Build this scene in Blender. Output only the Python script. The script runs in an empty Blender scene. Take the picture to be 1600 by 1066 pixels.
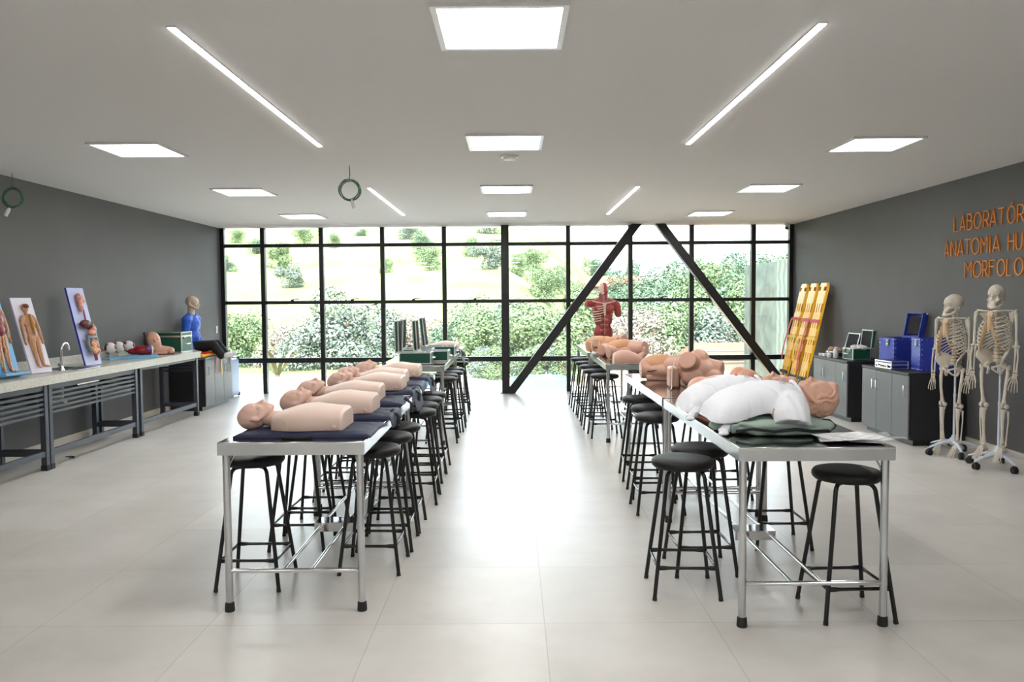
import bpy, bmesh, math, random
from mathutils import Vector as V, Matrix as M, noise
PI = math.pi
R = math.radians
SC = bpy.context.scene
COL = SC.collection
random.seed(7)

# ---------------------------------------------------------------- mesh builder
class MB:
    def __init__(s): s.bm = bmesh.new(); s.mi = 0
    def _v(s, co): return s.bm.verts.new(co)
    def _f(s, vs):
        try:
            f = s.bm.faces.new(vs); f.material_index = s.mi; return f
        except ValueError: return None
    def box(s, c, d, rot=None):
        c = V(c); hx, hy, hz = d[0]/2, d[1]/2, d[2]/2
        vs = []
        for z in (-hz, hz):
            for x, y in ((-hx,-hy),(hx,-hy),(hx,hy),(-hx,hy)):
                p = V((x,y,z))
                if rot is not None: p = rot @ p
                vs.append(s._v(p + c))
        for q in ((3,2,1,0),(4,5,6,7),(0,1,5,4),(1,2,6,5),(2,3,7,6),(3,0,4,7)):
            s._f([vs[i] for i in q])
        return s
    def ring(s, pts): return [s._v(p) for p in pts]
    def bridge(s, a, b):
        n = len(a)
        for i in range(n): s._f((a[i], a[(i+1)%n], b[(i+1)%n], b[i]))
    def loft(s, rings, cap0=True, cap1=True):
        rs = [s.ring(r) for r in rings]
        for a, b in zip(rs, rs[1:]): s.bridge(a, b)
        if cap0: s._f(rs[0][::-1])
        if cap1: s._f(rs[-1])
        return s
    def tube(s, pts, r, seg=8, closed=False, caps=True):
        pts = [V(p) for p in pts]; n = len(pts)
        rad = r if isinstance(r, (list, tuple)) else [r]*n
        rings = []; up = None
        for i, p in enumerate(pts):
            if closed: t = pts[(i+1)%n] - pts[i-1]
            elif i == 0: t = pts[1]-pts[0]
            elif i == n-1: t = pts[-1]-pts[-2]
            else: t = (pts[i+1]-p).normalized() + (p-pts[i-1]).normalized()
            t = t.normalized() if t.length > 1e-9 else V((0,0,1))
            if up is None:
                up = V((0,0,1)) if abs(t.z) < .9 else V((1,0,0))
            u = (up - t*up.dot(t))
            if u.length < 1e-5: u = t.orthogonal()
            u.normalize(); w = t.cross(u); up = u
            rings.append([p + (u*math.cos(2*PI*k/seg) + w*math.sin(2*PI*k/seg))*rad[i] for k in range(seg)])
        rs = [s.ring(x) for x in rings]
        for a, b in zip(rs, rs[1:]): s.bridge(a, b)
        if closed: s.bridge(rs[-1], rs[0])
        elif caps:
            s._f(rs[0][::-1]); s._f(rs[-1])
        return s
    def cyl(s, a, b, r0, r1=None, seg=20): return s.tube([a, b], [r0, r0 if r1 is None else r1], seg)
    def ell(s, c, r, rot=None, u=16, v=10):
        c = V(c); r = (r, r, r) if not isinstance(r, (list, tuple)) else r
        def P(th, ph):
            p = V((r[0]*math.sin(th)*math.cos(ph), r[1]*math.sin(th)*math.sin(ph), r[2]*math.cos(th)))
            if rot is not None: p = rot @ p
            return p + c
        top = s._v(P(0,0)); bot = s._v(P(PI,0))
        rs = [s.ring([P(PI*i/v, 2*PI*k/u) for k in range(u)]) for i in range(1, v)]
        for k in range(u):
            s._f((top, rs[0][k], rs[0][(k+1)%u]))
            s._f((bot, rs[-1][(k+1)%u], rs[-1][k]))
        for a, b in zip(rs, rs[1:]):
            for k in range(u): s._f((a[k], b[k], b[(k+1)%u], a[(k+1)%u]))
        return s
    def cap(s, a, b, r0, r1=None, seg=14):
        r1 = r0 if r1 is None else r1
        s.ell(a, r0, u=seg, v=8); s.ell(b, r1, u=seg, v=8); s.cyl(a, b, r0, r1, seg); return s
    def lathe(s, prof, c=(0,0,0), seg=24):
        c = V(c); rs = []
        for r, z in prof:
            rs.append(s.ring([c + V((r*math.cos(2*PI*k/seg), r*math.sin(2*PI*k/seg), z)) for k in range(seg)]))
        for a, b in zip(rs, rs[1:]): s.bridge(a, b)
        s._f(rs[0][::-1]); s._f(rs[-1]); return s
    def prism(s, poly, h0, h1, mat=None):
        a = [V((x, y, h0)) for x, y in poly]; b = [V((x, y, h1)) for x, y in poly]
        if mat is not None: a = [mat @ p for p in a]; b = [mat @ p for p in b]
        ra, rb = s.ring(a), s.ring(b); s.bridge(ra, rb); s._f(ra[::-1]); s._f(rb); return s
    def sheet(s, fn, nu, nv):
        g = [[s._v(fn(i/nu, j/nv)) for j in range(nv+1)] for i in range(nu+1)]
        for i in range(nu):
            for j in range(nv): s._f((g[i][j], g[i+1][j], g[i+1][j+1], g[i][j+1]))
        return s
    def xf(s, mat): bmesh.ops.transform(s.bm, matrix=mat, verts=s.bm.verts); return s
    def mesh(s, name, smooth=True, ang=35, fix=True):
        if fix: bmesh.ops.recalc_face_normals(s.bm, faces=s.bm.faces)
        me = bpy.data.meshes.new(name); s.bm.to_mesh(me); s.bm.free()
        if smooth:
            me.polygons.foreach_set('use_smooth', [True]*len(me.polygons))
            me.set_sharp_from_angle(angle=R(ang))
        return me

def link(name, me, mats, parent=None, loc=None, rot=None):
    o = bpy.data.objects.new(name, me); COL.objects.link(o)
    if mats is not None and me is not None and not me.materials:
        for m in (mats if isinstance(mats, (list, tuple)) else [mats]): me.materials.append(m)
    if parent: o.parent = parent
    if loc is not None: o.location = loc
    if rot is not None: o.rotation_euler = rot
    return o
def build(name, mb, mats, parent=None, loc=None, rot=None, smooth=True, bevel=0, ang=35, fix=True):
    o = link(name, mb.mesh(name, smooth, ang, fix), mats, parent, loc, rot)
    if bevel:
        m = o.modifiers.new('bevel', 'BEVEL'); m.width = bevel; m.segments = 2; m.limit_method = 'ANGLE'; m.angle_limit = R(40)
    return o
def thing(name, label, cat, loc=(0,0,0), rot=(0,0,0), group=None):
    o = bpy.data.objects.new(name, None); COL.objects.link(o); o.empty_display_size = .1
    o.location = loc; o.rotation_euler = rot
    return tag(o, label, cat, group)
def tag(o, label, cat, group=None, kind=None):
    if label: o['label'] = label
    if cat: o['category'] = cat
    if group: o['group'] = group
    if kind: o['kind'] = kind
    return o
def struct(o): o['kind'] = 'structure'; return o
def dup(root, loc, rot=None, label=None, group=None):
    def cp(o, par):
        c = o.copy(); COL.objects.link(c); c.parent = par
        for ch in KIDS.get(o.name, None) or [x for x in o.children]: cp(ch, c)
        return c
    r = cp(root, None); r.location = loc
    if rot is not None: r.rotation_euler = rot
    if label: r['label'] = label
    if group: r['group'] = group
    return r
KIDS = {}

def organic(mb, voxel=.008, smooth=4, fn=None, name='body'):
    """Fuse overlapping solids into one continuous skin."""
    bmesh.ops.recalc_face_normals(mb.bm, faces=mb.bm.faces)
    me = bpy.data.meshes.new(name); mb.bm.to_mesh(me); mb.bm.free()
    o = bpy.data.objects.new(name, me); COL.objects.link(o)
    m = o.modifiers.new('r', 'REMESH'); m.mode = 'VOXEL'; m.voxel_size = voxel
    if smooth:
        m = o.modifiers.new('s', 'SMOOTH'); m.factor = .5; m.iterations = smooth
    dg = bpy.context.evaluated_depsgraph_get(); dg.update()
    out = bpy.data.meshes.new_from_object(o.evaluated_get(dg))
    bpy.data.objects.remove(o); bpy.data.meshes.remove(me)
    out.name = name
    if fn:
        for v in out.vertices: v.co = fn(v.co.copy())
    out.polygons.foreach_set('use_smooth', [True]*len(out.polygons))
    out.update()
    return out
def gauss(p, c, s): return math.exp(-((p-V(c)).length_squared)/(2*s*s))

# ---------------------------------------------------------------- materials
MATS = {}
def lin(c):
    return tuple(((x/255)/12.92 if x/255 <= .04045 else (((x/255)+.055)/1.055)**2.4) for x in c)
def mat(name, col, rough=.5, metal=0., var=0., vscale=8., bump=0., bscale=60., spec=None, coat=0., sheen=0., trans=0., alpha=None, emit=None, estr=0.):
    if name in MATS: return MATS[name]
    m = bpy.data.materials.new(name); m.use_nodes = True; nt = m.node_tree; b = nt.nodes['Principled BSDF']
    c = lin(col) if max(col) > 1.001 else col
    b.inputs['Base Color'].default_value = (*c, 1); b.inputs['Roughness'].default_value = rough; b.inputs['Metallic'].default_value = metal
    if spec is not None: b.inputs['Specular IOR Level'].default_value = spec
    if coat: b.inputs['Coat Weight'].default_value = coat; b.inputs['Coat Roughness'].default_value = .1
    if sheen: b.inputs['Sheen Weight'].default_value = sheen
    if trans: b.inputs['Transmission Weight'].default_value = trans
    if alpha is not None: b.inputs['Alpha'].default_value = alpha
    if emit is not None:
        b.inputs['Emission Color'].default_value = (*emit, 1); b.inputs['Emission Strength'].default_value = estr
    if var or bump:
        tc = nt.nodes.new('ShaderNodeTexCoord')
    if var:
        n = nt.nodes.new('ShaderNodeTexNoise'); n.inputs['Scale'].default_value = vscale; n.inputs['Detail'].default_value = 4
        nt.links.new(tc.outputs['Object'], n.inputs['Vector'])
        r = nt.nodes.new('ShaderNodeValToRGB'); r.color_ramp.elements[0].position = .3; r.color_ramp.elements[1].position = .7
        r.color_ramp.elements[0].color = (*[x*(1-var) for x in c], 1); r.color_ramp.elements[1].color = (*[min(1, x*(1+var)) for x in c], 1)
        nt.links.new(n.outputs['Fac'], r.inputs['Fac']); nt.links.new(r.outputs['Color'], b.inputs['Base Color'])
    if bump:
        n2 = nt.nodes.new('ShaderNodeTexNoise'); n2.inputs['Scale'].default_value = bscale; n2.inputs['Detail'].default_value = 3
        nt.links.new(tc.outputs['Object'], n2.inputs['Vector'])
        bp = nt.nodes.new('ShaderNodeBump'); bp.inputs['Strength'].default_value = bump; bp.inputs['Distance'].default_value = .01
        nt.links.new(n2.outputs['Fac'], bp.inputs['Height']); nt.links.new(bp.outputs['Normal'], b.inputs['Normal'])
    MATS[name] = m
    return m
def floor_mat():
    m = mat('porcelain_tile', (.56,.53,.49), .22); nt = m.node_tree; b = nt.nodes['Principled BSDF']
    tc = nt.nodes.new('ShaderNodeTexCoord'); mp = nt.nodes.new('ShaderNodeMapping')
    nt.links.new(tc.outputs['Object'], mp.inputs['Vector']); mp.inputs['Location'].default_value = (-.147+.845*20, -3.924+.848*20, 0)
    br = nt.nodes.new('ShaderNodeTexBrick'); br.offset = 0; br.squash = 1
    for k, v in (('Scale', 1), ('Mortar Size', .0022), ('Mortar Smooth', .1), ('Bias', 0), ('Brick Width', .845), ('Row Height', .848)): br.inputs[k].default_value = v
    br.inputs['Color1'].default_value = (.70,.675,.64,1); br.inputs['Color2'].default_value = (.635,.61,.575,1); br.inputs['Mortar'].default_value = (.47,.455,.43,1)
    nt.links.new(mp.outputs['Vector'], br.inputs['Vector'])
    n = nt.nodes.new('ShaderNodeTexNoise'); n.inputs['Scale'].default_value = 1.6; n.inputs['Detail'].default_value = 7; n.inputs['Roughness'].default_value = .6
    nt.links.new(tc.outputs['Object'], n.inputs['Vector'])
    rp = nt.nodes.new('ShaderNodeValToRGB'); rp.color_ramp.elements[0].position = .3; rp.color_ramp.elements[1].position = .7
    rp.color_ramp.elements[0].color = (.87,.855,.835,1); rp.color_ramp.elements[1].color = (1.05,1.05,1.05,1)
    nt.links.new(n.outputs['Fac'], rp.inputs['Fac'])
    mx = nt.nodes.new('ShaderNodeMix'); mx.data_type = 'RGBA'; mx.blend_type = 'MULTIPLY'; mx.inputs['Factor'].default_value = 1
    nt.links.new(br.outputs['Color'], mx.inputs['A']); nt.links.new(rp.outputs['Color'], mx.inputs['B'])
    nt.links.new(mx.outputs['Result'], b.inputs['Base Color'])
    r2 = nt.nodes.new('ShaderNodeMapRange'); r2.inputs['To Min'].default_value = .26; r2.inputs['To Max'].default_value = .4
    nt.links.new(n.outputs['Fac'], r2.inputs['Value']); nt.links.new(r2.outputs['Result'], b.inputs['Roughness'])
    return m
def wave_mat(name, c1, c2, scale, rough, distortion=3., direction='Z'):
    m = mat(name, c1, rough); nt = m.node_tree; b = nt.nodes['Principled BSDF']
    tc = nt.nodes.new('ShaderNodeTexCoord'); w = nt.nodes.new('ShaderNodeTexWave'); w.bands_direction = direction
    w.inputs['Scale'].default_value = scale; w.inputs['Distortion'].default_value = distortion; w.inputs['Detail'].default_value = 3
    nt.links.new(tc.outputs['Object'], w.inputs['Vector'])
    r = nt.nodes.new('ShaderNodeValToRGB'); r.color_ramp.elements[0].color = (*lin(c1), 1); r.color_ramp.elements[1].color = (*lin(c2), 1)
    nt.links.new(w.outputs['Fac'], r.inputs['Fac']); nt.links.new(r.outputs['Color'], b.inputs['Base Color'])
    return m
def glass_mat():
    m = bpy.data.materials.new('window_glass'); m.use_nodes = True; nt = m.node_tree; nt.nodes.clear()
    o = nt.nodes.new('ShaderNodeOutputMaterial'); mx = nt.nodes.new('ShaderNodeMixShader'); t = nt.nodes.new('ShaderNodeBsdfTransparent'); g = nt.nodes.new('ShaderNodeBsdfGlossy')
    t.inputs['Color'].default_value = (.93,.96,.95,1); g.inputs['Roughness'].default_value = .01
    f = nt.nodes.new('ShaderNodeFresnel'); f.inputs['IOR'].default_value = 1.5
    nt.links.new(f.outputs['Fac'], mx.inputs['Fac']); nt.links.new(t.outputs[0], mx.inputs[1]); nt.links.new(g.outputs[0], mx.inputs[2]); nt.links.new(mx.outputs[0], o.inputs[0])
    return m
def lamp_mat(name, col, s):
    m = bpy.data.materials.new(name); m.use_nodes = True; nt = m.node_tree; nt.nodes.clear()
    o = nt.nodes.new('ShaderNodeOutputMaterial'); e = nt.nodes.new('ShaderNodeEmission'); e.inputs['Color'].default_value = (*col, 1); e.inputs['Strength'].default_value = s
    nt.links.new(e.outputs[0], o.inputs[0]); return m

STEEL = mat('polished_steel', (.66,.66,.66), .09, 1., bump=.02, bscale=25)
BSTEEL = mat('brushed_steel', (.60,.62,.64), .2, 1., var=.10, vscale=5)
CHROME = mat('chrome', (.75,.75,.76), .1, 1.)
ALU = mat('aluminium', (.72,.73,.74), .3, 1.)
BLACKM = mat('black_metal', (.006,.006,.0065), .35)
RUBBER = mat('black_rubber', (.015,.015,.016), .7)
VINYL = mat('black_vinyl', (.006,.006,.0065), .5, spec=.35, bump=.05, bscale=180)
FRAME = mat('black_window_frame', (.010,.010,.011), .45)
GREYM = mat('grey_metal', lin((62,66,76)), .45)
SKIN = mat('manikin_skin', lin((227,201,186)), .5, var=.03, vscale=6)
SKIN2 = mat('manikin_face_skin', lin((231,191,174)), .5, var=.03, vscale=9)
PINK = mat('pink_skin', lin((224,176,154)), .42, var=.04, vscale=7)
ORNG = mat('orange_skin', lin((224,168,126)), .45, var=.05, vscale=7)
NAVY = mat('navy_nylon', lin((20,29,62)), .6, bump=.25, bscale=22)
NAVYD = mat('black_webbing', lin((24,25,30)), .7)
WHITE = mat('white_plastic', (.8,.8,.8), .35)
WHITEC = mat('white_cotton', lin((243,245,251)), .85, bump=.3, bscale=14)
BONE = mat('ivory_bone', lin((214,206,192)), .5, var=.07, vscale=20)
CART = mat('tan_cartilage', lin((198,168,128)), .5)
STONE = mat('grey_granite', lin((196,193,184)), .28, var=.16, vscale=55)
CABF = mat('grey_laminate', lin((112,114,118)), .5)
CABB = mat('black_laminate', lin((36,36,40)), .5)
GREENL = mat('green_case_panel', lin((22,84,66)), .4)
BLUEL = mat('blue_case_panel', lin((52,70,184)), .38)
FOAM = mat('black_foam', (.015,.014,.016), .9, bump=.6, bscale=45)
YEL = mat('yellow_plastic', lin((250,186,24)), .38)
REDW = mat('red_webbing', lin((206,32,44)), .6)
YELW = mat('yellow_webbing', lin((246,196,40)), .6)
WALL = mat('dark_grey_paint', (.125,.126,.127), .75, var=.03, vscale=2)
CEIL = mat('white_ceiling_paint', (.70,.70,.695), .9)
EXPOSURE, SKY, SUN, LAMP = 1.30, 1.0, 3.4, 9.8
NLEAF = 8000
hash_ = {'silver': 11, 'bright': 21, 'dark': 31, 'pale': 41}
# ---------------------------------------------------------------- camera
cam = bpy.data.cameras.new('camera'); camo = bpy.data.objects.new('camera', cam); COL.objects.link(camo)
cam.sensor_width = 36; cam.lens = 28.0; cam.clip_end = 2000
pt, ro, yw = math.atan(63/1244), R(.42), -2/1244
fw = V((math.sin(yw)*math.cos(pt), math.cos(yw)*math.cos(pt), -math.sin(pt))); rr = V((math.cos(yw), -math.sin(yw), 0)); uu = rr.cross(fw)
r2 = rr*math.cos(ro) - uu*math.sin(ro); u2 = uu*math.cos(ro) + rr*math.sin(ro)
camo.matrix_world = M(((r2.x,u2.x,-fw.x,0),(r2.y,u2.y,-fw.y,0),(r2.z,u2.z,-fw.z,1.62),(0,0,0,1)))
SC.camera = camo
SC.view_settings.view_transform = 'Standard'; SC.view_settings.look = 'None'; SC.view_settings.gamma = 1; SC.view_settings.use_curve_mapping = False
SC.view_settings.exposure = EXPOSURE
SC.cycles.use_denoising = True; SC.cycles.max_bounces = 7; SC.cycles.diffuse_bounces = 4; SC.cycles.glossy_bounces = 4
SC.cycles.transparent_max_bounces = 12; SC.cycles.caustics_reflective = False; SC.cycles.caustics_refractive = False; SC.cycles.sample_clamp_indirect = 6

# ---------------------------------------------------------------- daylight
w = bpy.data.worlds.new('sky'); SC.world = w; w.use_nodes = True; nt = w.node_tree; bg = nt.nodes['Background']
sk = nt.nodes.new('ShaderNodeTexSky'); sk.sky_type = 'NISHITA'; sk.sun_disc = False; sk.sun_elevation = R(52); sk.sun_rotation = R(200); sk.air_density = 1.2; sk.dust_density = 3.5
hs = nt.nodes.new('ShaderNodeHueSaturation'); hs.inputs['Saturation'].default_value = .35
nt.links.new(sk.outputs['Color'], hs.inputs['Color']); nt.links.new(hs.outputs['Color'], bg.inputs['Color']); bg.inputs['Strength'].default_value = SKY
sl = bpy.data.lights.new('sun', 'SUN'); sl.energy = SUN; sl.angle = R(1.5); sl.color = (1, .95, .86)
so = bpy.data.objects.new('sun', sl); COL.objects.link(so); so.rotation_euler = (R(12), R(38), 0)

# ---------------------------------------------------------------- room shell
XL, XR, YB, YF, HC = -5.16, 4.95, -3.2, 14.15, 2.93
def slab(name, c, d, m): return struct(build(name, MB().box(c, d), m, smooth=False))
slab('floor', ((XL+XR)/2, (YB+YF)/2, -.06), (XR-XL+.4, YF-YB+.4, .12), floor_mat())
slab('ceiling', ((XL+XR)/2, (YB+YF)/2, HC+.06), (XR-XL+.4, YF-YB+.4, .12), CEIL)
slab('wall_left', (XL-.1, (YB+YF)/2, HC/2), (.2, YF-YB+.4, HC), WALL)
slab('wall_right', (XR+.1, (YB+YF)/2, HC/2), (.2, YF-YB+.4, HC), WALL)
slab('wall_back', ((XL+XR)/2, YB-.1, HC/2), (XR-XL, .2, HC), mat('white_wall_paint', (.8,.8,.79), .8))
BASE = mat('beige_tile_skirting', lin((222,214,202)), .35)
slab('baseboard_left', (XL+.007, (YB+YF)/2, .05), (.014, YF-YB, .1), BASE)
slab('baseboard_right', (XR-.007, (YB+YF)/2, .05), (.014, YF-YB, .1), BASE)

# curtain wall: nine glazed bays between black mullions
GL = glass_mat()
MX = [-5.125, -4.415, -3.38, -2.30, -1.21, -.135, .98, 2.08, 3.16, 4.25, 4.915]
RZ = [(.545, .63), (1.585, 1.645), (2.59, 2.65)]
for i, (a, b) in enumerate(zip(MX, MX[1:])):
    wd = struct(thing('window_%d' % (i+1), None, None, (0,0,0)))
    fr = MB()
    for z0, z1 in RZ: fr.box(((a+b)/2, YF, (z0+z1)/2), (b-a-.07, .09, z1-z0))
    build('rail', fr, FRAME, wd, smooth=False, bevel=.004)
    if i == 0: build('mullion', MB().box((a, YF, HC/2), (.07, .11, HC)), FRAME, wd, smooth=False, bevel=.004)
    build('mullion', MB().box((b, YF, HC/2), (.075, .11, HC)), FRAME, wd, smooth=False, bevel=.004)
    build('glass', MB().box(((a+b)/2, YF+.01, HC/2), (b-a-.075, .008, HC-.06)), GL, wd, smooth=False)
    if i in (1, 2, 3, 4, 7):
        lx = (a+b)/2 + .03; l = MB().box((lx-.03, YF-.06, 1.655), (.05, .03, .02)).tube([(lx-.04, YF-.075, 1.66), (lx, YF-.08, 1.672), (lx+.09, YF-.08, 1.678)], .007)
        build('latch', l, BLACKM, wd)
struct(build('steel_column', MB().box((-.135, 13.97, HC/2), (.02, .15, HC)).box((-.135, 13.90, HC/2), (.135, .014, HC)).box((-.135, 14.05, HC/2), (.135, .014, HC)).box((-.135, 13.95, .006), (.2, .22, .012)), FRAME, smooth=False))
def brace(name, a, b, s):
    a, b = V(a), V(b); d = (b-a); q = d.to_track_quat('Z', 'Y').to_matrix()
    mb = MB().box((a+b)/2, (s, s*.9, d.length), q)
    struct(build(name, mb, FRAME, smooth=False, bevel=.004))
brace('steel_brace', (-.10, 13.9, -.05), (2.20, 13.9, 3.0), .155)
brace('steel_brace', (4.80, 13.9, .0), (2.50, 13.9, 3.0), .155)

# ---------------------------------------------------------------- ceiling lights
PANEL = lamp_mat('panel_glow', (1, .985, .96), LAMP); LINE = lamp_mat('line_glow', (1, .985, .95), LAMP*1.1)
rows = [(-1.65, [-.05], .62), (-1.55, [-3.17, 3.08], .6), (1.11, [-.05], .62), (1.25, [-3.17, 3.08], .6), (3.88, [-.05], .62), (6.64, [-.055], .62), (6.84, [-3.17, 3.075], .6), (9.4, [-.065], .6), (9.48, [-3.16, 3.02], .6), (12.05, [-.08], .6), (12.2, [-3.18, 3.0], .6)]
names = {(0,0): 'large ceiling light panel nearest the camera, at the top of the view', (1,0): 'ceiling light panel just before the round smoke detector',
 (2,0): 'ceiling light panel over the left counter, nearest of the left column', (2,1): 'ceiling light panel near the orange wall lettering, nearest of the right column',
 (3,0): 'third light panel along the middle of the ceiling', (4,0): 'middle light panel of the left column of ceiling panels', (4,1): 'middle light panel of the right column of ceiling panels',
 (5,0): 'middle ceiling light panel closest to the glass wall', (6,0): 'left column light panel closest to the glass wall', (6,1): 'right column light panel closest to the glass wall'}
for i, (y, xs, s) in enumerate(rows):
    for j, x in enumerate(xs):
        t = thing('ceiling_light_panel', names.get((i-4, j)) or 'ceiling light panel behind the viewpoint, %s of its row' % ('middle' if len(xs) == 1 else ('left', 'right')[j]) + (' and farther back' if i < 2 else ''), 'ceiling light', (x, y, HC), group='square light panels set in the ceiling')
        h = s/2; f = MB(); fw_ = .028
        for c, d in (((0, h-fw_/2, -.008), (s, fw_, .016)), ((0, -h+fw_/2, -.008), (s, fw_, .016)), ((h-fw_/2, 0, -.008), (fw_, s-2*fw_, .016)), ((-h+fw_/2, 0, -.008), (fw_, s-2*fw_, .016))): f.box(c, d)
        build('frame', f, WHITE, t, smooth=False)
        build('diffuser', MB().box((0, 0, -.006), (s-2*fw_, s-2*fw_, .008)), PANEL, t, smooth=False)
for x, y, lb in ((-1.61, -.1, 'long slim ceiling light strip overhead on the left, behind the others'), (1.482, -.1, 'long slim ceiling light strip overhead on the right, behind the others'), (-1.61, 5.3, 'long slim ceiling light strip on the left, nearer the camera'), (1.482, 5.315, 'long slim ceiling light strip on the right, nearer the camera'),
                 (-1.647, 10.7, 'long slim ceiling light strip on the left, beyond the hanging cable coil'), (1.452, 10.73, 'long slim ceiling light strip on the right, nearer the glass wall')):
    t = thing('linear_ceiling_light', lb, 'ceiling light', (x, y, HC), group='slim light strips in the ceiling')
    build('housing', MB().box((0, 0, -.003), (.044, 2.93, .006)), WHITE, t, smooth=False)
    build('diffuser', MB().box((0, 0, -.006), (.036, 2.91, .006)), LINE, t, smooth=False)
t = thing('smoke_detector', 'round white smoke detector on the ceiling', 'smoke detector', (-.023, 7.29, HC))
build('base', MB().lathe([(.085, 0), (.085, -.012), (.078, -.018)], seg=28), WHITE, t)
build('sensor', MB().lathe([(.06, -.016), (.055, -.036), (.03, -.042), (.001, -.043)], seg=28), WHITE, t)
COILG = mat('green_cable', lin((74,122,84)), .5)
for x, y, lb, dx, s in ((-1.566, 7.74, 'coil of green cable hanging from the middle of the ceiling', .03, 1), (-4.98, 8.0, 'coil of green cable hanging near the left wall', -.06, 1.05)):
    t = thing('cable_coil', lb, 'cable', (x, y, HC), group='cable coils hanging from the ceiling')
    build('drop_wire', MB().tube([(0,0,0), (.004,0,-.08), (-.006,.0,-.16)], .004, 6), mat('grey_cable', (.12,.12,.12), .5), t)
    c = MB(); rnd = random.Random(int(x*10))
    for k in range(6):
        rad = .085+.012*rnd.random(); ox, oz = rnd.uniform(-.012,.012), rnd.uniform(-.012,.012); tw = rnd.uniform(-.35,.35)
        pts = [(ox+rad*math.cos(a)*s, rad*math.sin(a)*math.sin(tw)*.6+.01*math.sin(3*a+k), -.235*s+oz+rad*math.sin(a)*s) for a in [2*PI*q/28 for q in range(28)]]
        c.tube(pts, .0034, 6, closed=True)
    build('coil', c, COILG, t)
    d = V((dx, 0, -.1)); p0 = V((dx*.5, 0, -.32*s)); p1 = p0+V((dx*.9, 0, -.09))
    build('plug', MB().tube([p0, p0.lerp(p1,.25), p0.lerp(p1,.5), p1], [.006,.016,.02,.018], 10), WHITE, t)
t = thing('security_camera', 'small white security camera in the right ceiling corner by the window', 'camera', (4.80, 14.0, HC))
build('body', MB().lathe([(.05,0),(.05,-.03),(.03,-.04)], seg=16).ell((-.015,-.03,-.07), .042), WHITE, t)
build('lens', MB().cyl((-.03,-.058,-.08), (-.036,-.078,-.087), .024, seg=16), BLACKM, t)
t = thing('switch_plate', 'white light switch plate on the left wall beside the window', 'light switch', (XL, 13.83, 1.155))
build('plate', MB().box((.006,0,0), (.012,.08,.125)), WHITE, t, bevel=.003); build('rocker', MB().box((.014,0,0), (.008,.03,.06)), WHITE, t, bevel=.002)

# ---------------------------------------------------------------- raised letters on the right wall
ORANGE = mat('orange_acrylic', lin((224,132,36)), .4)
def glyph(ch):
    arc = lambda cx, cz, rx, rz, a0, a1, n=14: [(cx+rx*math.cos(R(a0+(a1-a0)*k/n)), cz+rz*math.sin(R(a0+(a1-a0)*k/n))) for k in range(n+1)]
    G = {'L': [[(0,1),(0,0),(1,0)]], 'A': [[(0,0),(.5,1),(1,0)], [(.14,.25),(.86,.25)]], 'T': [[(0,1),(1,1)], [(.5,1),(.5,0)]],
     'N': [[(0,0),(0,1),(1,0),(1,1)]], 'M': [[(0,0),(0,1),(.5,.5),(1,1),(1,0)]], 'I': [[(.5,0),(.5,1)]], 'H': [[(0,0),(0,1)],[(1,0),(1,1)],[(0,.55),(1,.55)]],
     'U': [[(0,1)]+arc(.5,.33,.5,.33,180,360)+[(1,1)]], 'O': [arc(.5,.5,.5,.5,0,360,28)], 'F': [[(0,0),(0,1),(1,1)],[(0,.62),(.8,.62)]],
     'B': [[(0,0),(0,1)]+arc(.55,.79,.35,.21,90,-90)+[(0,.58)], arc(.55,.29,.45,.29,90,-90)+[(0,0)]],
     'R': [[(0,0),(0,1)]+arc(.55,.72,.42,.28,90,-90)+[(0,.44)], [(.45,.44),(1,0)]], 'E': [[(1,1),(0,1),(0,0),(1,0)],[(0,.55),(.8,.55)]], 'G': [arc(.5,.5,.5,.5,50,330,24)+[(1,.45),(.6,.45)]],
     'D': [[(0,0),(0,1)]+arc(.35,.5,.65,.5,90,-90)+[(0,0)]]}
    return G[ch]
ordn = ['first','second','third','fourth','fifth','sixth','seventh','eighth','ninth','tenth','eleventh','twelfth']
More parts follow.
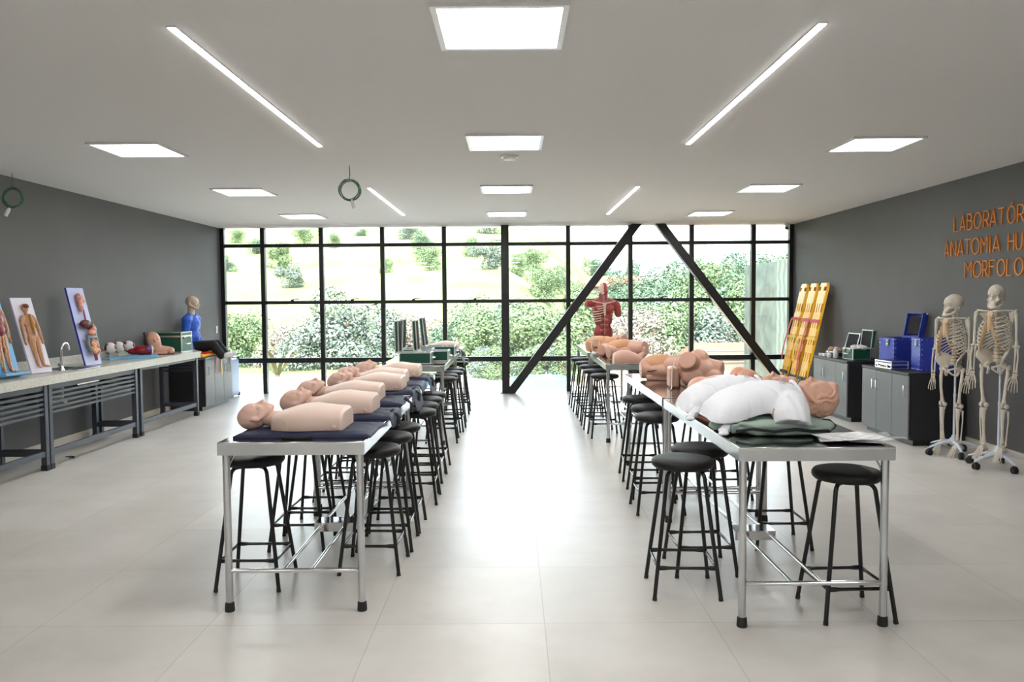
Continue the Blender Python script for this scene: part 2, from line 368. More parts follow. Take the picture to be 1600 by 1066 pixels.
def letters(z, items, row):
    for k, (ch, y0, y1) in enumerate(items):
        acc = ch == 'Ó'; g = glyph('O' if acc else ch); wdt = y0-y1-.018; hgt = .165
        mb = MB()
        if acc: g = g + [[(.42,1.1),(.68,1.24)]]
        mt = M(((0,0,-1,0),(-1,0,0,0),(0,1,0,0),(0,0,0,1)))
        for si, st in enumerate(g):
            P = [V((ax*wdt, az*hgt)) for ax, az in st]; P = [p for q, p in enumerate(P) if q == 0 or (p-P[q-1]).length > 1e-5]
            closed = len(P) > 3 and (P[0]-P[-1]).length < 1e-5
            if closed: P = P[:-1]
            n = len(P); t_ = .0058; rings = []; dep = .014 - .0012*si
            for q in range(n):
                a = P[q-1] if (q or closed) else None; b = P[(q+1) % n] if (q < n-1 or closed) else None
                d0 = (P[q]-a).normalized() if a is not None else (b-P[q]).normalized(); d1 = (b-P[q]).normalized() if b is not None else d0
                nn = V((-d0.y-d1.y, d0.x+d1.x)); nn = nn.normalized() if nn.length > 1e-4 else V((-d0.y, d0.x))
                k_ = min(2.2, 1/max(.3, nn.dot(V((-d0.y, d0.x))))); o_ = nn*t_*k_; c_ = P[q]
                rings.append([mt @ V((c_.x+o_.x, c_.y+o_.y, 0)), mt @ V((c_.x-o_.x, c_.y-o_.y, 0)), mt @ V((c_.x-o_.x, c_.y-o_.y, dep)), mt @ V((c_.x+o_.x, c_.y+o_.y, dep))])
            rs = [mb.ring(r_) for r_ in rings]
            for a, b in zip(rs, rs[1:]): mb.bridge(a, b)
            if closed: mb.bridge(rs[-1], rs[0])
            else: mb._f(rs[0][::-1]); mb._f(rs[-1])
        o = build('wall_letter', mb, ORANGE, loc=(XR, y0-.009, z), smooth=False)
        tag(o, 'raised orange letter %s, %s in the %s line of wall lettering' % (ch, ordn[k], row), 'letter', 'orange letters on the right wall')
letters(2.352, [('L',8.974,8.876),('A',8.85,8.741),('B',8.716,8.605),('O',8.588,8.438),('R',8.419,8.305),('A',8.298,8.184),('T',8.162,8.041),('Ó',8.013,7.872),('R',7.852,7.74)], 'top')
letters(2.083, [('A',9.161,9.056),('N',9.028,8.907),('A',8.889,8.769),('T',8.758,8.637),('O',8.617,8.466),('M',8.45,8.325),('I',8.315,8.25),('A',8.244,8.114),('H',7.991,7.885),('U',7.865,7.753),('M',7.735,7.6)], 'middle')
letters(1.835, [('M',8.741,8.602),('O',8.583,8.42),('R',8.409,8.31),('F',8.296,8.178),('O',8.16,8.014),('L',8.003,7.901),('O',7.88,7.733),('G',7.715,7.59)], 'bottom')
# ---------------------------------------------------------------- steel tables
def make_table(x, y0, lab, W=.76, L=1.94):
    rc = .012 if x < 0 else -.027
    t = thing('steel_table', lab, 'table', (x, y0+L/2, 0), group='polished steel tables set end to end in two rows')
    hw, hl = W/2, L/2
    top = MB().box((0,0,.893), (W, L, .014))
    build('tabletop', top, STEEL, t, bevel=.003)
    ap = MB()
    for s in (-1, 1):
        ap.box((0, s*(hl-.004), .861), (W, .008, .058)); ap.box((s*(hw-.004), 0, .861), (.008, L-.016, .058))
    build('apron', ap, BSTEEL, t, bevel=.0015, smooth=False)
    lx, ly = hw-.032, hl-.04
    for sx in (-1, 1):
        for sy in (-1, 1):
            lg = build('leg', MB().cyl((sx*lx, sy*ly, .03), (sx*lx, sy*ly, .885), .019, seg=20), BSTEEL, t)
            build('rubber_foot', MB().lathe([(.024,0),(.026,.004),(.0235,.045),(.02,.05)], (sx*lx, sy*ly, 0), 20), RUBBER, lg)
    for sy in (-1, 1):
        build('end_rail', MB().tube([(-lx, sy*ly, .215), (-lx+.05, sy*ly, .215), (lx-.05, sy*ly, .215), (lx, sy*ly, .215)], [.010,.0125,.0125,.010], 12), CHROME, t)
        build('corner_brace', MB().tube([(lx, sy*ly, .74), (lx-.04, sy*(ly-.05), .86)], .005, 8).tube([(-lx, sy*ly, .74), (-lx+.04, sy*(ly-.05), .86)], .005, 8), CHROME, t)
    for sx in (rc-.075, rc+.075): build('long_rail', MB().cyl((sx, -ly, .215), (sx, ly, .215), .0105, seg=12), CHROME, t)
    build('cross_plate', MB().box((rc, -.02, .228), (.24, .14, .004)).box((rc, -.09, .20), (.24, .004, .05)), STEEL, t, smooth=False)
    return t
TL, TR = -1.152, 1.47
make_table(TL, 4.07, 'steel table of the left row nearest the camera, under the first three manikins')
make_table(TL-.02, 6.08, 'second steel table of the left row, under the three manikins farther back')
make_table(TL, 8.88, 'third steel table of the left row, carrying the open green cases')
make_table(TL+.01, 10.86, 'last steel table of the left row, closest to the glass wall')
make_table(TR, 3.83, 'steel table of the right row nearest the camera, under the shirted manikins')
make_table(TR, 5.83, 'second steel table of the right row, under the large pelvis model')
make_table(TR-.05, 8.95, 'third steel table of the right row, under the small pelvis models')
make_table(TR-.07, 10.93, 'last steel table of the right row, under the red muscle torso')

# ---------------------------------------------------------------- stools
def make_stool():
    t = thing('bar_stool', 'x', 'stool')
    build('seat', MB().lathe([(.001,.690),(.14,.690),(.158,.694),(.168,.704),(.1715,.717),(.169,.730),(.160,.740),(.14,.7455),(.10,.748),(.05,.749),(.001,.749)], seg=40), VINYL, t, ang=60)
    F = .178
    legs = []
    for sx, sy in ((-1,-1),(1,-1),(1,1),(-1,1)):
        pts = [(sx*.045, sy*.045, .683), (sx*.075, sy*.075, .683)]
        for k in range(1, 6):
            a = PI/2*k/5; pts.append((sx*(.075+.028*math.sin(a)), sy*(.075+.028*math.sin(a)), .683-.045*(1-math.cos(a))))
        pts.append((sx*F, sy*F, 0.004))
        lg = build('leg', MB().tube(pts, .0112, 10), BLACKM, t)
        build('foot_cap', MB().cyl((sx*F, sy*F, 0), (sx*(F-.003), sy*(F-.003), .018), .0125, seg=10), RUBBER, lg)
    g = F - (F-.103)*.175/.64
    for k, (a, b) in enumerate((((-1,-1),(1,-1)), ((1,-1),(1,1)), ((1,1),(-1,1)), ((-1,1),(-1,-1)))):
        p, q = V((a[0]*g, a[1]*g, .172)), V((b[0]*g, b[1]*g, .172)); d = q-p
        mb = MB(); rings = []; n = d.normalized(); s = V((-n.y, n.x, 0))
        for f, w_, h_ in ((.015,.004,.0135),(.1,.005,.013),(.19,.008,.009),(.5,.009,.008),(.81,.008,.009),(.9,.005,.013),(.985,.004,.0135)):
            c = p+d*f; rings.append([c + s*(w_*math.cos(2*PI*j/10)) + V((0,0,h_*math.sin(2*PI*j/10))) for j in range(10)])
        mb.loft(rings)
        build('foot_rung', mb, mat('glossy_black_metal', (.007,.007,.0075), .22), t)
    return t
stool = make_stool(); KIDS['bar_stool'] = list(stool.children)
used = False
def place_stools(lst, group, labs):
    global used
    for (x, y, rz), lb in zip(lst, labs):
        lab = lb
        if not used:
            o = stool; used = True; o.location = (x, y, 0); o.rotation_euler = (0,0,R(rz)); o['label'] = lab; o['group'] = group
        else: dup(stool, (x, y, 0), (0,0,R(rz)), lab, group)
rn = random.Random(3)
def J(l): return [(x, y, rn.uniform(-2.5, 2.5)) for x, y in l]
nth = ['nearest the camera','second from the camera','third from the camera','fourth from the camera','fifth from the camera','sixth from the camera','seventh from the camera','eighth from the camera','ninth from the camera','tenth from the camera','eleventh from the camera','twelfth from the camera','thirteenth from the camera']
la = [(-.86,4.81),(-.845,5.25),(-.84,5.66),(-.80,6.43),(-.82,6.83),(-.82,7.23),(-.82,7.63),(-.83,9.17),(-.84,9.56),(-.80,9.95),(-.81,10.42),(-.82,11.5),(-.85,12.15)]
place_stools(J(la), 'black stools along the aisle side of the left tables', ['black round stool on the aisle side of the left tables, '+n for n in nth])
lo = [(-1.5,4.56),(-1.42,5.27),(-1.42,5.69),(-1.45,6.55),(-1.45,7.05),(-1.45,7.5),(-1.42,9.45),(-1.42,10.2)]
place_stools(J(lo), 'black stools along the counter side of the left tables', ['black round stool on the counter side of the left tables, '+n for n in nth])
ra = [(.935,4.385),(1.115,4.74),(1.10,6.08),(1.14,6.56),(1.155,7.2),(1.08,9.42),(1.05,10.05),(1.06,10.75),(1.05,11.35),(1.04,12.1)]
place_stools(J(ra), 'black stools along the aisle side of the right tables', ['black round stool on the aisle side of the right tables, '+n for n in nth])
ro_ = [(1.71,4.06),(1.737,5.23),(1.73,6.5),(1.73,7.3),(1.65,9.8),(1.66,10.5)]
place_stools(J(ro_), 'black stools along the cabinet side of the right tables', ['black round stool on the cabinet side of the right tables, '+n for n in nth])

# ---------------------------------------------------------------- heads
def head_prims(mb, T, neck=.1, male=True):
    """Adds a head (face to local -Y, crown to +Z, chin near z=0) through transform T."""
    q = T.to_3x3()
    E = lambda c, r, rot=None: mb.ell(T @ V(c), r, q if rot is None else q @ rot, 16, 12)
    E((0,.014,.126), (.075,.093,.086)); E((0,-.022,.118), (.071,.075,.074)); E((0,-.030,.080), (.060,.060,.062)); E((0,-.030,.045), (.051,.056,.044))
    E((0,-.068,.016), (.025,.023,.018)); E((0,-.015,.03), (.046,.05,.028)); E((0,-.072,.045), (.032,.022,.024))
    for s in (-1, 1):
        mb.cap(T @ V((s*.058,.0,.058)), T @ V((s*.026,-.060,.021)), .019*T.median_scale, .018*T.median_scale)
        E((s*.036,-.062,.074), (.022,.022,.018)); E((s*.030,-.0785,.094), (.014,.010,.008)); E((s*.030,-.080,.110), (.025,.011,.007))
        E((s*.075,.016,.084), (.008,.018,.030), M.Rotation(s*R(-14), 3, 'Z')); E((s*.011,-.097,.062), (.009,.010,.0075))
    mb.tube([T @ V(p) for p in ((0,-.086,.104), (0,-.098,.084), (0,-.113,.065), (0,-.094,.057))], [.0085,.009,.0115,.010], 10)
    E((0,-.0895,.041), (.023,.012,.006)); E((0,-.086,.030), (.020,.012,.0065))
    if neck: mb.tube([T @ V(p) for p in ((0,.018,.06), (0,.02,0), (0,.028,-neck))], [.052,.05,.056], 16)
def face_fn(T):
    Ti = T.inverted(); q = T.to_3x3()
    def fn(p):
        l = Ti @ p; d = V((0,0,0))
        for s in (-1, 1):
            d.y += .003*gauss(l, (s*.031,-.088,.101), .008)
            d.y += .004*gauss(l, (s*.016,-.085,.094), .007)
        d.y += .005*gauss(l, (0,-.1,.0355), .0045)
        d.y += .004*gauss(l, (0,-.092,.022), .006)
        return p + q @ d
    return fn

# ---------------------------------------------------------------- CPR manikins
HT = M(((0,0,-1,-.012),(1,0,0,0),(0,-1,0,.060),(0,0,0,1))) @ M.Diagonal((.9,.76,.97,1))     # crown to -X, face up
def make_cpr():
    t = thing('cpr_manikin', 'x', 'manikin')
    hm = MB(); head_prims(hm, HT, neck=0)
    build_me = organic(hm, .0055, 6, face_fn(HT), 'head')
    hd = link('head', build_me, SKIN2, t)
    nk = MB().tube([(-.07,0,.050), (.0,0,.044), (.06,0,.046)], [.042,.044,.046], 20)
    build('neck', nk, SKIN2, hd)
    secs = [(0,.105,.075,.9),(.012,.135,.086,.8),(.05,.165,.097,.75),(.11,.182,.112,.75),(.17,.185,.124,.75),(.23,.18,.128,.75),(.3,.172,.122,.75),(.36,.166,.116,.75),(.408,.162,.112,.75),(.414,.157,.107,.75),(.424,.146,.098,.75)]
    mb = MB(); rings = []
    for x, hw, h, e in secs:
        pts = []
        for k in range(15):
            a = PI*k/14; ca, sa = math.cos(a), math.sin(a)
            yy = hw*math.copysign(abs(ca)**.42, ca); zz = .008 + (h*.94-.008)*abs(sa)**(e*.62)
            if .08 < x < .26: zz += .006*math.exp(-((abs(yy)-.075)/.035)**2)*(1 if h > .1 else 0)
            pts.append(V((x, yy, zz)))
        for yy in (-hw, -hw*.5, 0, hw*.5, hw): pts.append(V((x, yy*.985, 0)))
        rings.append(pts)
    mb.loft(rings)
    mb.xf(M.Diagonal((.94,1,1,1))); tr = build('torso', mb, SKIN, t, ang=28)
    for s in (-1, 1):
        arc = [(.012+.0, s*.14, .03)] + [(.11+.03*math.cos(R(a)), s*(.187-.0), .045+.04*math.sin(R(a))) for a in ()]
        c = [(.012+.115*k/8, s*(.150+.034*min(1, k/3)+.001), .09 - .0*k) for k in range(3)]
        sh = MB().tube([(.108, s*.1835, .004), (.111, s*.184, .035), (.105, s*.1825, .055), (.085, s*.1765, .066), (.056, s*.168, .068)], .0022, 6)
        build('shoulder_seam', sh, SKIN, tr)
        build('clip_knob', MB().ell((.355, s*.164, .018), (.012,.007,.012)), SKIN2, tr)
    return t
def mat_mesh(seed, L=.66, Wd=.44, hang=.0):
    rnd = random.Random(seed); ox = rnd.uniform(0, 50)
    nu, nv = 44, 24; th = .024
    mb = MB()
    def top(u, v, lift):
        x = L*u; y = (v-.5)*Wd
        e = min(1, min(u, 1-u, v, 1-v)*9); z = .004 + lift*(th*(.35+.65*e**.5) + .009*noise.noise(V((x*9+ox, y*9, 1)))*e + .006*noise.noise(V((x*22+ox, y*20, 4)))*e)
        x += .012*noise.noise(V((ox, y*6, 2))); y += .012*noise.noise(V((x*6, ox, 7)))
        if hang and x > hang:
            ex = x-hang; z -= ex*1.3; x = hang + ex*.35
        return V((x, y, z))
    g = [[mb._v(top(i/nu, j/nv, 1)) for j in range(nv+1)] for i in range(nu+1)]
    b = [[mb._v(top(i/nu, j/nv, 0) - V((0,0,.003))) for j in range(nv+1)] for i in range(nu+1)]
    for i in range(nu):
        for j in range(nv):
            mb._f((g[i][j], g[i+1][j], g[i+1][j+1], g[i][j+1])); mb._f((b[i][j+1], b[i+1][j+1], b[i+1][j], b[i][j]))
    ed = [(i,0) for i in range(nu)]+[(nu,j) for j in range(nv)]+[(i,nv) for i in range(nu,0,-1)]+[(0,j) for j in range(nv,0,-1)]
    for (i,j),(k,l) in zip(ed, ed[1:]+ed[:1]): mb._f((g[k][l], g[i][j], b[i][j], b[k][l]))
    return mb
cpr = make_cpr(); KIDS['cpr_manikin'] = list(cpr.children); KIDS['head'] = list(cpr.children[0].children)
spots = [(-1.295,4.4,0,'nearest the camera'), (-1.25,5.05,0,'second from the camera'), (-1.31,5.66,1.5,'third from the camera'), (-1.245,6.32,-1,'fourth from the camera'), (-1.285,6.8,1,'fifth from the camera'), (-1.24,7.4,0,'sixth from the camera, before the green cases'), (-1.15,11.35,0,'on the last table, behind the green cases')]
for i, (x, y, a, lb) in enumerate(spots):
    lab = 'bald peach manikin torso on a navy mat, ' + lb
    if i == 0:
        x -= .025; cpr.location = (x, y, .931); cpr['label'] = lab; cpr['group'] = 'resuscitation manikins on the left tables'; o = cpr
    else: dup(cpr, (x-.025, y, .931), (0,0,R(a)), lab, 'resuscitation manikins on the left tables')
    lb = {6: 'on the last left table'}.get(i, lb)
    m0x = x-.15+rn.uniform(-.02,.02); hang = (-.755 if i < 3 else -.775 if i < 6 else -.745)-m0x if i else 0
    mo = thing('navy_mat', 'folded navy nylon mat under the manikin ' + lb, 'mat', (m0x, y-.01, .9), (0,0,R(a)), 'navy mats under the manikins')
    build('pad', mat_mesh(i+1, .70 if i else .73, .43, hang), NAVY, mo, ang=80)
    if i == 0:
        build('handle', MB().tube([(.26,-.212,.012),(.27,-.225,.008),(.30,-.232,.007),(.37,-.232,.007),(.40,-.225,.008),(.42,-.212,.012)], [.008]*6, 6), NAVYD, mo)
    if i in (1,2,3,5,6):
        px = hang+.005
        build('handle', MB().tube([(px-.03,-.03,.03),(px+.02,-.05,.0),(px+.022,-.06,-.05),(px+.02,.0,-.07),(px+.02,.03,-.02),(px-.03,.04,.03)], .008, 6), NAVYD, mo)

# ---------------------------------------------------------------- hard cases
def case(name, lab, cat, loc, rz, D, lidang, panel, group=None, lidh=.05, hinge='x-', foam=True, contents=None, latch=True, closed=False):
    """D = (x,y,z) of the base; hinge on the local -X side, latches on +X."""
    dx, dy, dz = D; loc = (loc[0], loc[1], loc[2]+.004)
    t = thing(name, lab, cat, loc, (0,0,R(rz)), group)
    def shell(mb, h, zs):
        e = .007; w_ = .012
        for sx in (-1,1):
            for sy in (-1,1): mb.box((sx*(dx/2-w_/2+.003), sy*(dy/2-w_/2+.003), zs*h/2), (w_, w_, h))
        for z in (.006, h-.006):
            for sy in (-1,1): mb.box((0, sy*(dy/2-w_/2+.003), zs*z), (dx-w_, w_, .012))
            for sx in (-1,1): mb.box((sx*(dx/2-w_/2+.003), 0, zs*z), (w_, dy-w_, .012))
        for sx in (-1,1):
            for sy in (-1,1):
                for z in (.009, h-.009): mb.ell((sx*(dx/2-.004), sy*(dy/2-.004), zs*z), .0125, u=8, v=6)
    def panels(h, zs, open_):
        p = MB(); k = .008
        for sy in (-1,1): p.box((0, sy*(dy/2-k/2), zs*h/2), (dx-.004, k, h-.004))
        for sx in (-1,1): p.box((sx*(dx/2-k/2), 0, zs*h/2), (k, dy-2*k, h-.004))
        p.box((0,0,zs*k/2 if zs > 0 else -h+k/2), (dx-2*k, dy-2*k, k)) if open_ == 'base' else None
        return p
    b = build('base', panels(dz, 1, 'base'), panel, t, smooth=False)
    f = MB(); shell(f, dz, 1); build('edge_trim', f, ALU, b)
    if not closed:
        lining = MB().box((0,0,dz*.3), (dx-.02, dy-.02, dz*.55)); build('foam_lining', lining, FOAM, b, smooth=False)
    # lid: built shut above the base, then swung about the hinge
    lt = thing('lid', None, None); lt.parent = t
    lt.location = (-dx/2, 0, dz); lt.rotation_euler = (0, R(-lidang), 0)
    off = V((dx/2, 0, 0))
    p = MB(); k = .008
    for sy in (-1,1): p.box(off+V((0, sy*(dy/2-k/2), lidh/2)), (dx-.004, k, lidh))
    for sx in (-1,1): p.box(off+V((sx*(dx/2-k/2), 0, lidh/2)), (k, dy-2*k, lidh))
    p.box(off+V((0,0,lidh-k/2)), (dx-2*k, dy-2*k, k))
    lo_ = link('lid_panel', p.mesh('lid_panel', False), panel, lt)
    f = MB(); shell(f, lidh, 1); f.xf(M.Translation(off)); build('edge_trim', f, ALU, lt)
    if not closed:
        build('foam_lining', MB().box(off+V((0,0,lidh*.45)), (dx-.022, dy-.022, lidh*.7)), FOAM, lt, smooth=False)
    if latch:
        for sy in (-.28, .28):
            build('latch', MB().box((dx/2+.006, sy*dy, dz-.02), (.010, .028, .04)).cyl((dx/2+.012, sy*dy-.012, dz-.012), (dx/2+.012, sy*dy+.012, dz-.012), .006, seg=8), CHROME, t, bevel=.001)
        hz = dz*.55
        build('handle', MB().tube([(dx/2+.004,-.06,hz),(dx/2+.03,-.055,hz-.006),(dx/2+.034,0,hz-.008),(dx/2+.03,.055,hz-.006),(dx/2+.004,.06,hz)], .007, 8), ALU, t)
    return t
gl = 'open green cases on the third left table'
case('green_case', 'open green aluminium case at the front of its table, wide front panel showing', 'case', (-1.12, 9.17, .901), 0, (.36,.25,.135), 91, GREENL, gl)
case('green_case', 'open green aluminium case by the aisle, right of the front green case', 'case', (-.955, 9.55, .901), 0, (.36,.25,.13), 93, GREENL, gl)
case('green_case', 'open green aluminium case half hidden behind the front green case', 'case', (-1.18, 9.92, .901), 0, (.36,.27,.13), 88, GREENL, gl)
case('green_case', 'open green aluminium case farthest back on its table, with the tallest lid', 'case', (-.945, 10.42, .901), 0, (.37,.3,.135), 96, GREENL, gl)
def tray(loc, lab, seed, s=(.2,.14)):
    rnd = random.Random(seed); mb = MB()
    for k in range(3): 
        a = V((rnd.uniform(-.5,.5)*s[0], rnd.uniform(-.5,.5)*s[1], .015+.012*k)); b = a+V((rnd.uniform(-.12,.12), rnd.uniform(-.06,.06), .02))
        mb.cap(a, b, .016, .01)
    o = build('airway_tube', mb, WHITE, loc=loc); tag(o, lab, 'medical tube', 'white parts inside the green cases')
tray((-1.05,9.17,.985), 'white plastic airway parts lying in the front green case', 1)
tray((-.93,10.42,.98), 'white plastic airway parts lying in the farthest green case', 4)
pap = MB().box((0,0,.006), (.2,.14,.003), M.Rotation(R(8),3,'Z')).box((.01,.01,.010), (.19,.14,.003), M.Rotation(R(-5),3,'Z'))
tag(build('paper_sheets', pap, mat('white_paper', (.82,.82,.84), .8), loc=(-.89,11.12,.929), smooth=False), 'white paper sheets at the aisle edge of the last left table', 'paper')
# ---------------------------------------------------------------- shirted patient manikins
HT2 = M(((0,0,1,.455),(-1,0,0,0),(0,-1,0,.115),(0,0,0,1))) @ M.Diagonal((.98,.98,1.0,1))    # crown to +X, face up
def torso_prims(mb, g=0.):
    mb.ell((.43,0,.11), (.15+g,.185+g,.10+g), u=24, v=16); mb.ell((.24,0,.10), (.22,.165+g,.092+g), u=24, v=16); mb.ell((.07,0,.09), (.11,.165+g,.09+g), u=24, v=16)
    for s in (-1,1): mb.ell((.475,s*.155,.105), (.08+g,.075+g,.07+g))
def make_patient():
    t = thing('patient_manikin', 'x', 'manikin')
    FX = M.Diagonal((.74,1,1,1)); mb = MB(); mb.ell((.43,0,.11), (.15,.165,.085), u=24, v=16); mb.ell((.3,0,.10), (.2,.15,.075), u=24, v=16); mb.ell((.53,0,.12),(.09,.12,.065))
    for s in (-1,1): mb.cap((.46,s*.15,.10), (.37,s*.19,.06), .045, .042)
    mb.xf(FX); head_prims(mb, HT2, neck=.09)
    body = link('body', organic(mb, .0065, 3, face_fn(HT2), 'body'), PINK, t)
    # swept-back moulded hair: overlapping locks round the crown
    hb = MB(); q = HT2
    for c, r_ in (((0,.002,.160),(.076,.084,.058)), ((0,.038,.122),(.081,.080,.088)), ((0,.062,.062),(.058,.046,.05)), ((.066,.012,.12),(.017,.05,.05)), ((-.066,.012,.12),(.017,.05,.05)), ((0,-.052,.182),(.058,.034,.030))): hb.ell(q @ V(c), r_, q.to_3x3(), 20, 14)
    def wave(p):
        l = HT2.inverted() @ p; d = (l-V((0,.03,.12))).normalized()
        k = math.sin(70*l.z + 45*l.x*l.y*40 + 9*noise.noise(l*14)) + .6*math.sin(110*l.y + 30*l.z + 8*noise.noise(l*20))
        return p + HT2.to_3x3() @ (d*.0034*k)
    link('hair', organic(hb, .005, 3, wave, 'hair'), PINK, t)
    sh = MB(); rings = []
    for x, hw, h, zb in ((-.07,.20,.075,.0),(-.05,.215,.10,.0),(.02,.22,.145,.0),(.12,.215,.185,.018),(.25,.21,.205,.05),(.38,.205,.212,.055),(.48,.19,.20,.05),(.55,.14,.185,.04),(.585,.09,.175,.06)):
        rings.append([V((x+.03*math.sin(a), hw*math.copysign(abs(math.cos(a))**.8, math.cos(a)), zb + (h-zb)*max(0, math.sin(a))**.7 - .004*(math.sin(a) < 0))) for a in [2*PI*k/40 for k in range(40)]])
    sh.loft(rings); sh.xf(FX)
    sh.tube([(.365,-.15,.115), (.35,-.205,.092), (.335,-.25,.045), (.33,-.27,.0)], [.075,.085,.092,.094], 18); sh.tube([(.365,.14,.115), (.35,.17,.09), (.34,.19,.05)], [.075,.075,.07], 18)
    def wr(p):
        n = noise.noise(V((p.x*9, p.y*5, p.z*4))); n2 = noise.noise(V((p.x*20, p.y*11, p.z*9+5)))
        c = V((p.x, 0, .09)); d = (p-c); d = d.normalized() if d.length > 0 else V((0,0,1))
        f = min(1, abs(p.y)/.12); rg = abs(noise.noise(V((p.x*11+p.y*6, p.y*3-p.x*2, p.z*2+2))))
        p = p + d*(.007*n + .004*n2 - .010*max(0, .15-rg)/.15*f)
        p.z = max(p.z, .004); return p
    st = link('shirt', organic(sh, .008, 3, wr, 'shirt'), WHITEC, t)
    col = [(.452+.006*math.cos(a*2)-.03*math.sin(a), .075*math.cos(a), .118+.088*math.sin(a)) for a in [2*PI*k/24 for k in range(24)]]
    build('collar', MB().tube(col, .009, 8, closed=True), WHITEC, st)
    # printed badge on the chest: small red mark with grey-blue text lines
    em = MB().box((.275,-.075,.2175), (.016,.008,.004), M.Rotation(R(20),3,'X'))
    build('red_badge', em, REDW, st, smooth=False)
    tx = MB()
    for k in range(3): tx.box((.325+.012*k,-.083,.2125-.002*k), (.0035,.032,.004), M.Rotation(R(28),3,'X'))
    build('printed_lines', tx, mat('grey_blue_print', lin((176,184,210)), .8), st, smooth=False)
    return t
pat = make_patient()
pat.location = (1.125, 4.40, .958); pat['label'] = 'male patient manikin in a white shirt nearest the camera, lying on a grey-green bag'; pat['group'] = 'shirted patient manikins on the right table'
KIDS['patient_manikin'] = list(pat.children); KIDS['shirt'] = list(bpy.data.objects['shirt'].children)
dup(pat, (1.10, 4.98, .935), (0,0,R(-2)), 'male patient manikin in a white shirt with red chest mark, lying behind the nearest one', 'shirted patient manikins on the right table')
bpy.data.objects.remove(bpy.data.objects['red_badge'])
bg_ = MB(); bg_.ell((.3,0,.03), (.33,.2,.06), u=28, v=12); bg_.box((.3,0,.03), (.5,.34,.05)); bg_.ell((.30,-.17,.055), (.22,.06,.03)); bg_.ell((.33,-.18,.02), (.24,.06,.02)); bg_.ell((.52,-.1,.04),(.1,.1,.035))
def bagfn(p):
    p = p + V((0,0,1))*(.012*noise.noise(V((p.x*11, p.y*8, 0)))) ; p.y += .012*noise.noise(V((p.x*9, 3, p.z*30))); p.z = max(0, p.z); return p
bt = thing('carry_bag', 'grey-green fabric bag with black trim, flattened under the nearest shirted manikin', 'bag', (1.10, 4.35, .9))
link('bag_body', organic(bg_, .008, 2, bagfn, 'bag'), mat('sage_fabric', lin((160,180,168)), .8, bump=.3, bscale=18), bt)
trim = MB().tube([(.06,-.215,.03),(.14,-.238,.045),(.25,-.246,.032),(.36,-.246,.042),(.46,-.236,.03),(.55,-.20,.026)], .008, 6).tube([(.58,-.12,.02),(.63,-.06,.03),(.65,.05,.035),(.62,.12,.03)], .016, 8)
build('trim', trim, NAVYD, bt)
for q, (px_, py_, nm) in enumerate(((1.11, 4.2, 'bandage end by the aisle corner of the nearest manikin'), (1.05, 4.72, 'bandage end hanging from the second shirted manikin'))):
    b = MB().ell((.05,.05,.04),(.035,.03,.03)).ell((.025,.02,.03),(.03,.028,.026)).ell((.0,-.01,.02),(.028,.03,.02)).ell((-.008,-.04,.012),(.03,.024,.012))
    tag(link('bandage', organic(b, .005, 2, lambda p: V((p.x, p.y, max(p.z, .001)))+V((noise.noise(p*45), noise.noise(p*45+V((5,0,0))), 0))*.006, 'gauze'), WHITEC, loc=(px_, py_, .902)), 'white gauze ' + nm, 'bandage', 'white gauze ends beside the shirted manikins')
# headless female torso behind them
ft = MB(); torso_prims(ft)
for s in (-1,1): ft.ell((.40,s*.095,.17), (.085,.08,.07))
ft.cyl((.55,0,.11), (.62,0,.11), .055, .05)
fo = thing('torso_trainer', 'bare female torso model without a head, lying behind the two shirted manikins', 'medical model', (1.24, 5.49, .905))
ft.xf(M.Diagonal((.88,1,1,1)))
link('torso', organic(ft, .008, 4, None, 'torso'), mat('warm_skin', lin((222,160,130)), .42, var=.05, vscale=6), fo)
# papers in a clear sleeve, front corner of the table
pt_ = thing('paper_stack', 'loose stack of white papers at the front right corner of the right table', 'papers', (1.70, 4.02, .901))
WP = mat('white_paper', (.82,.82,.84), .8); r_ = random.Random(5)
for k in range(5):
    build('sheet', MB().sheet(lambda u, v, k=k: M.Rotation(R(-14+7*k), 4, 'Z') @ V(((u-.5)*.297+r_.uniform(-.0005,.0005), (v-.5)*.21, .004+.0035*k+.006*abs(math.sin(3*u+k))*u)), 10, 6), WP, pt_)
PLA = mat('clear_plastic', (.9,.92,.95), .12, alpha=.28)
def sleeve(u, v):
    x, y = (u-.5)*.33, (v-.5)*.24; z = .026+.006*math.sin(9*u+4*v)+.004*math.sin(17*v)
    p = M.Rotation(R(9), 4, 'Z') @ V((x+.06, y-.055, z))
    if p.y < -.19: p.z -= (-.19-p.y)*.9
    return p
tag(build('plastic_sleeve', MB().sheet(sleeve, 26, 18), PLA, loc=(1.70, 4.02, .901)), 'crumpled clear plastic sleeve over the papers, drooping past the table edge', 'plastic sleeve')

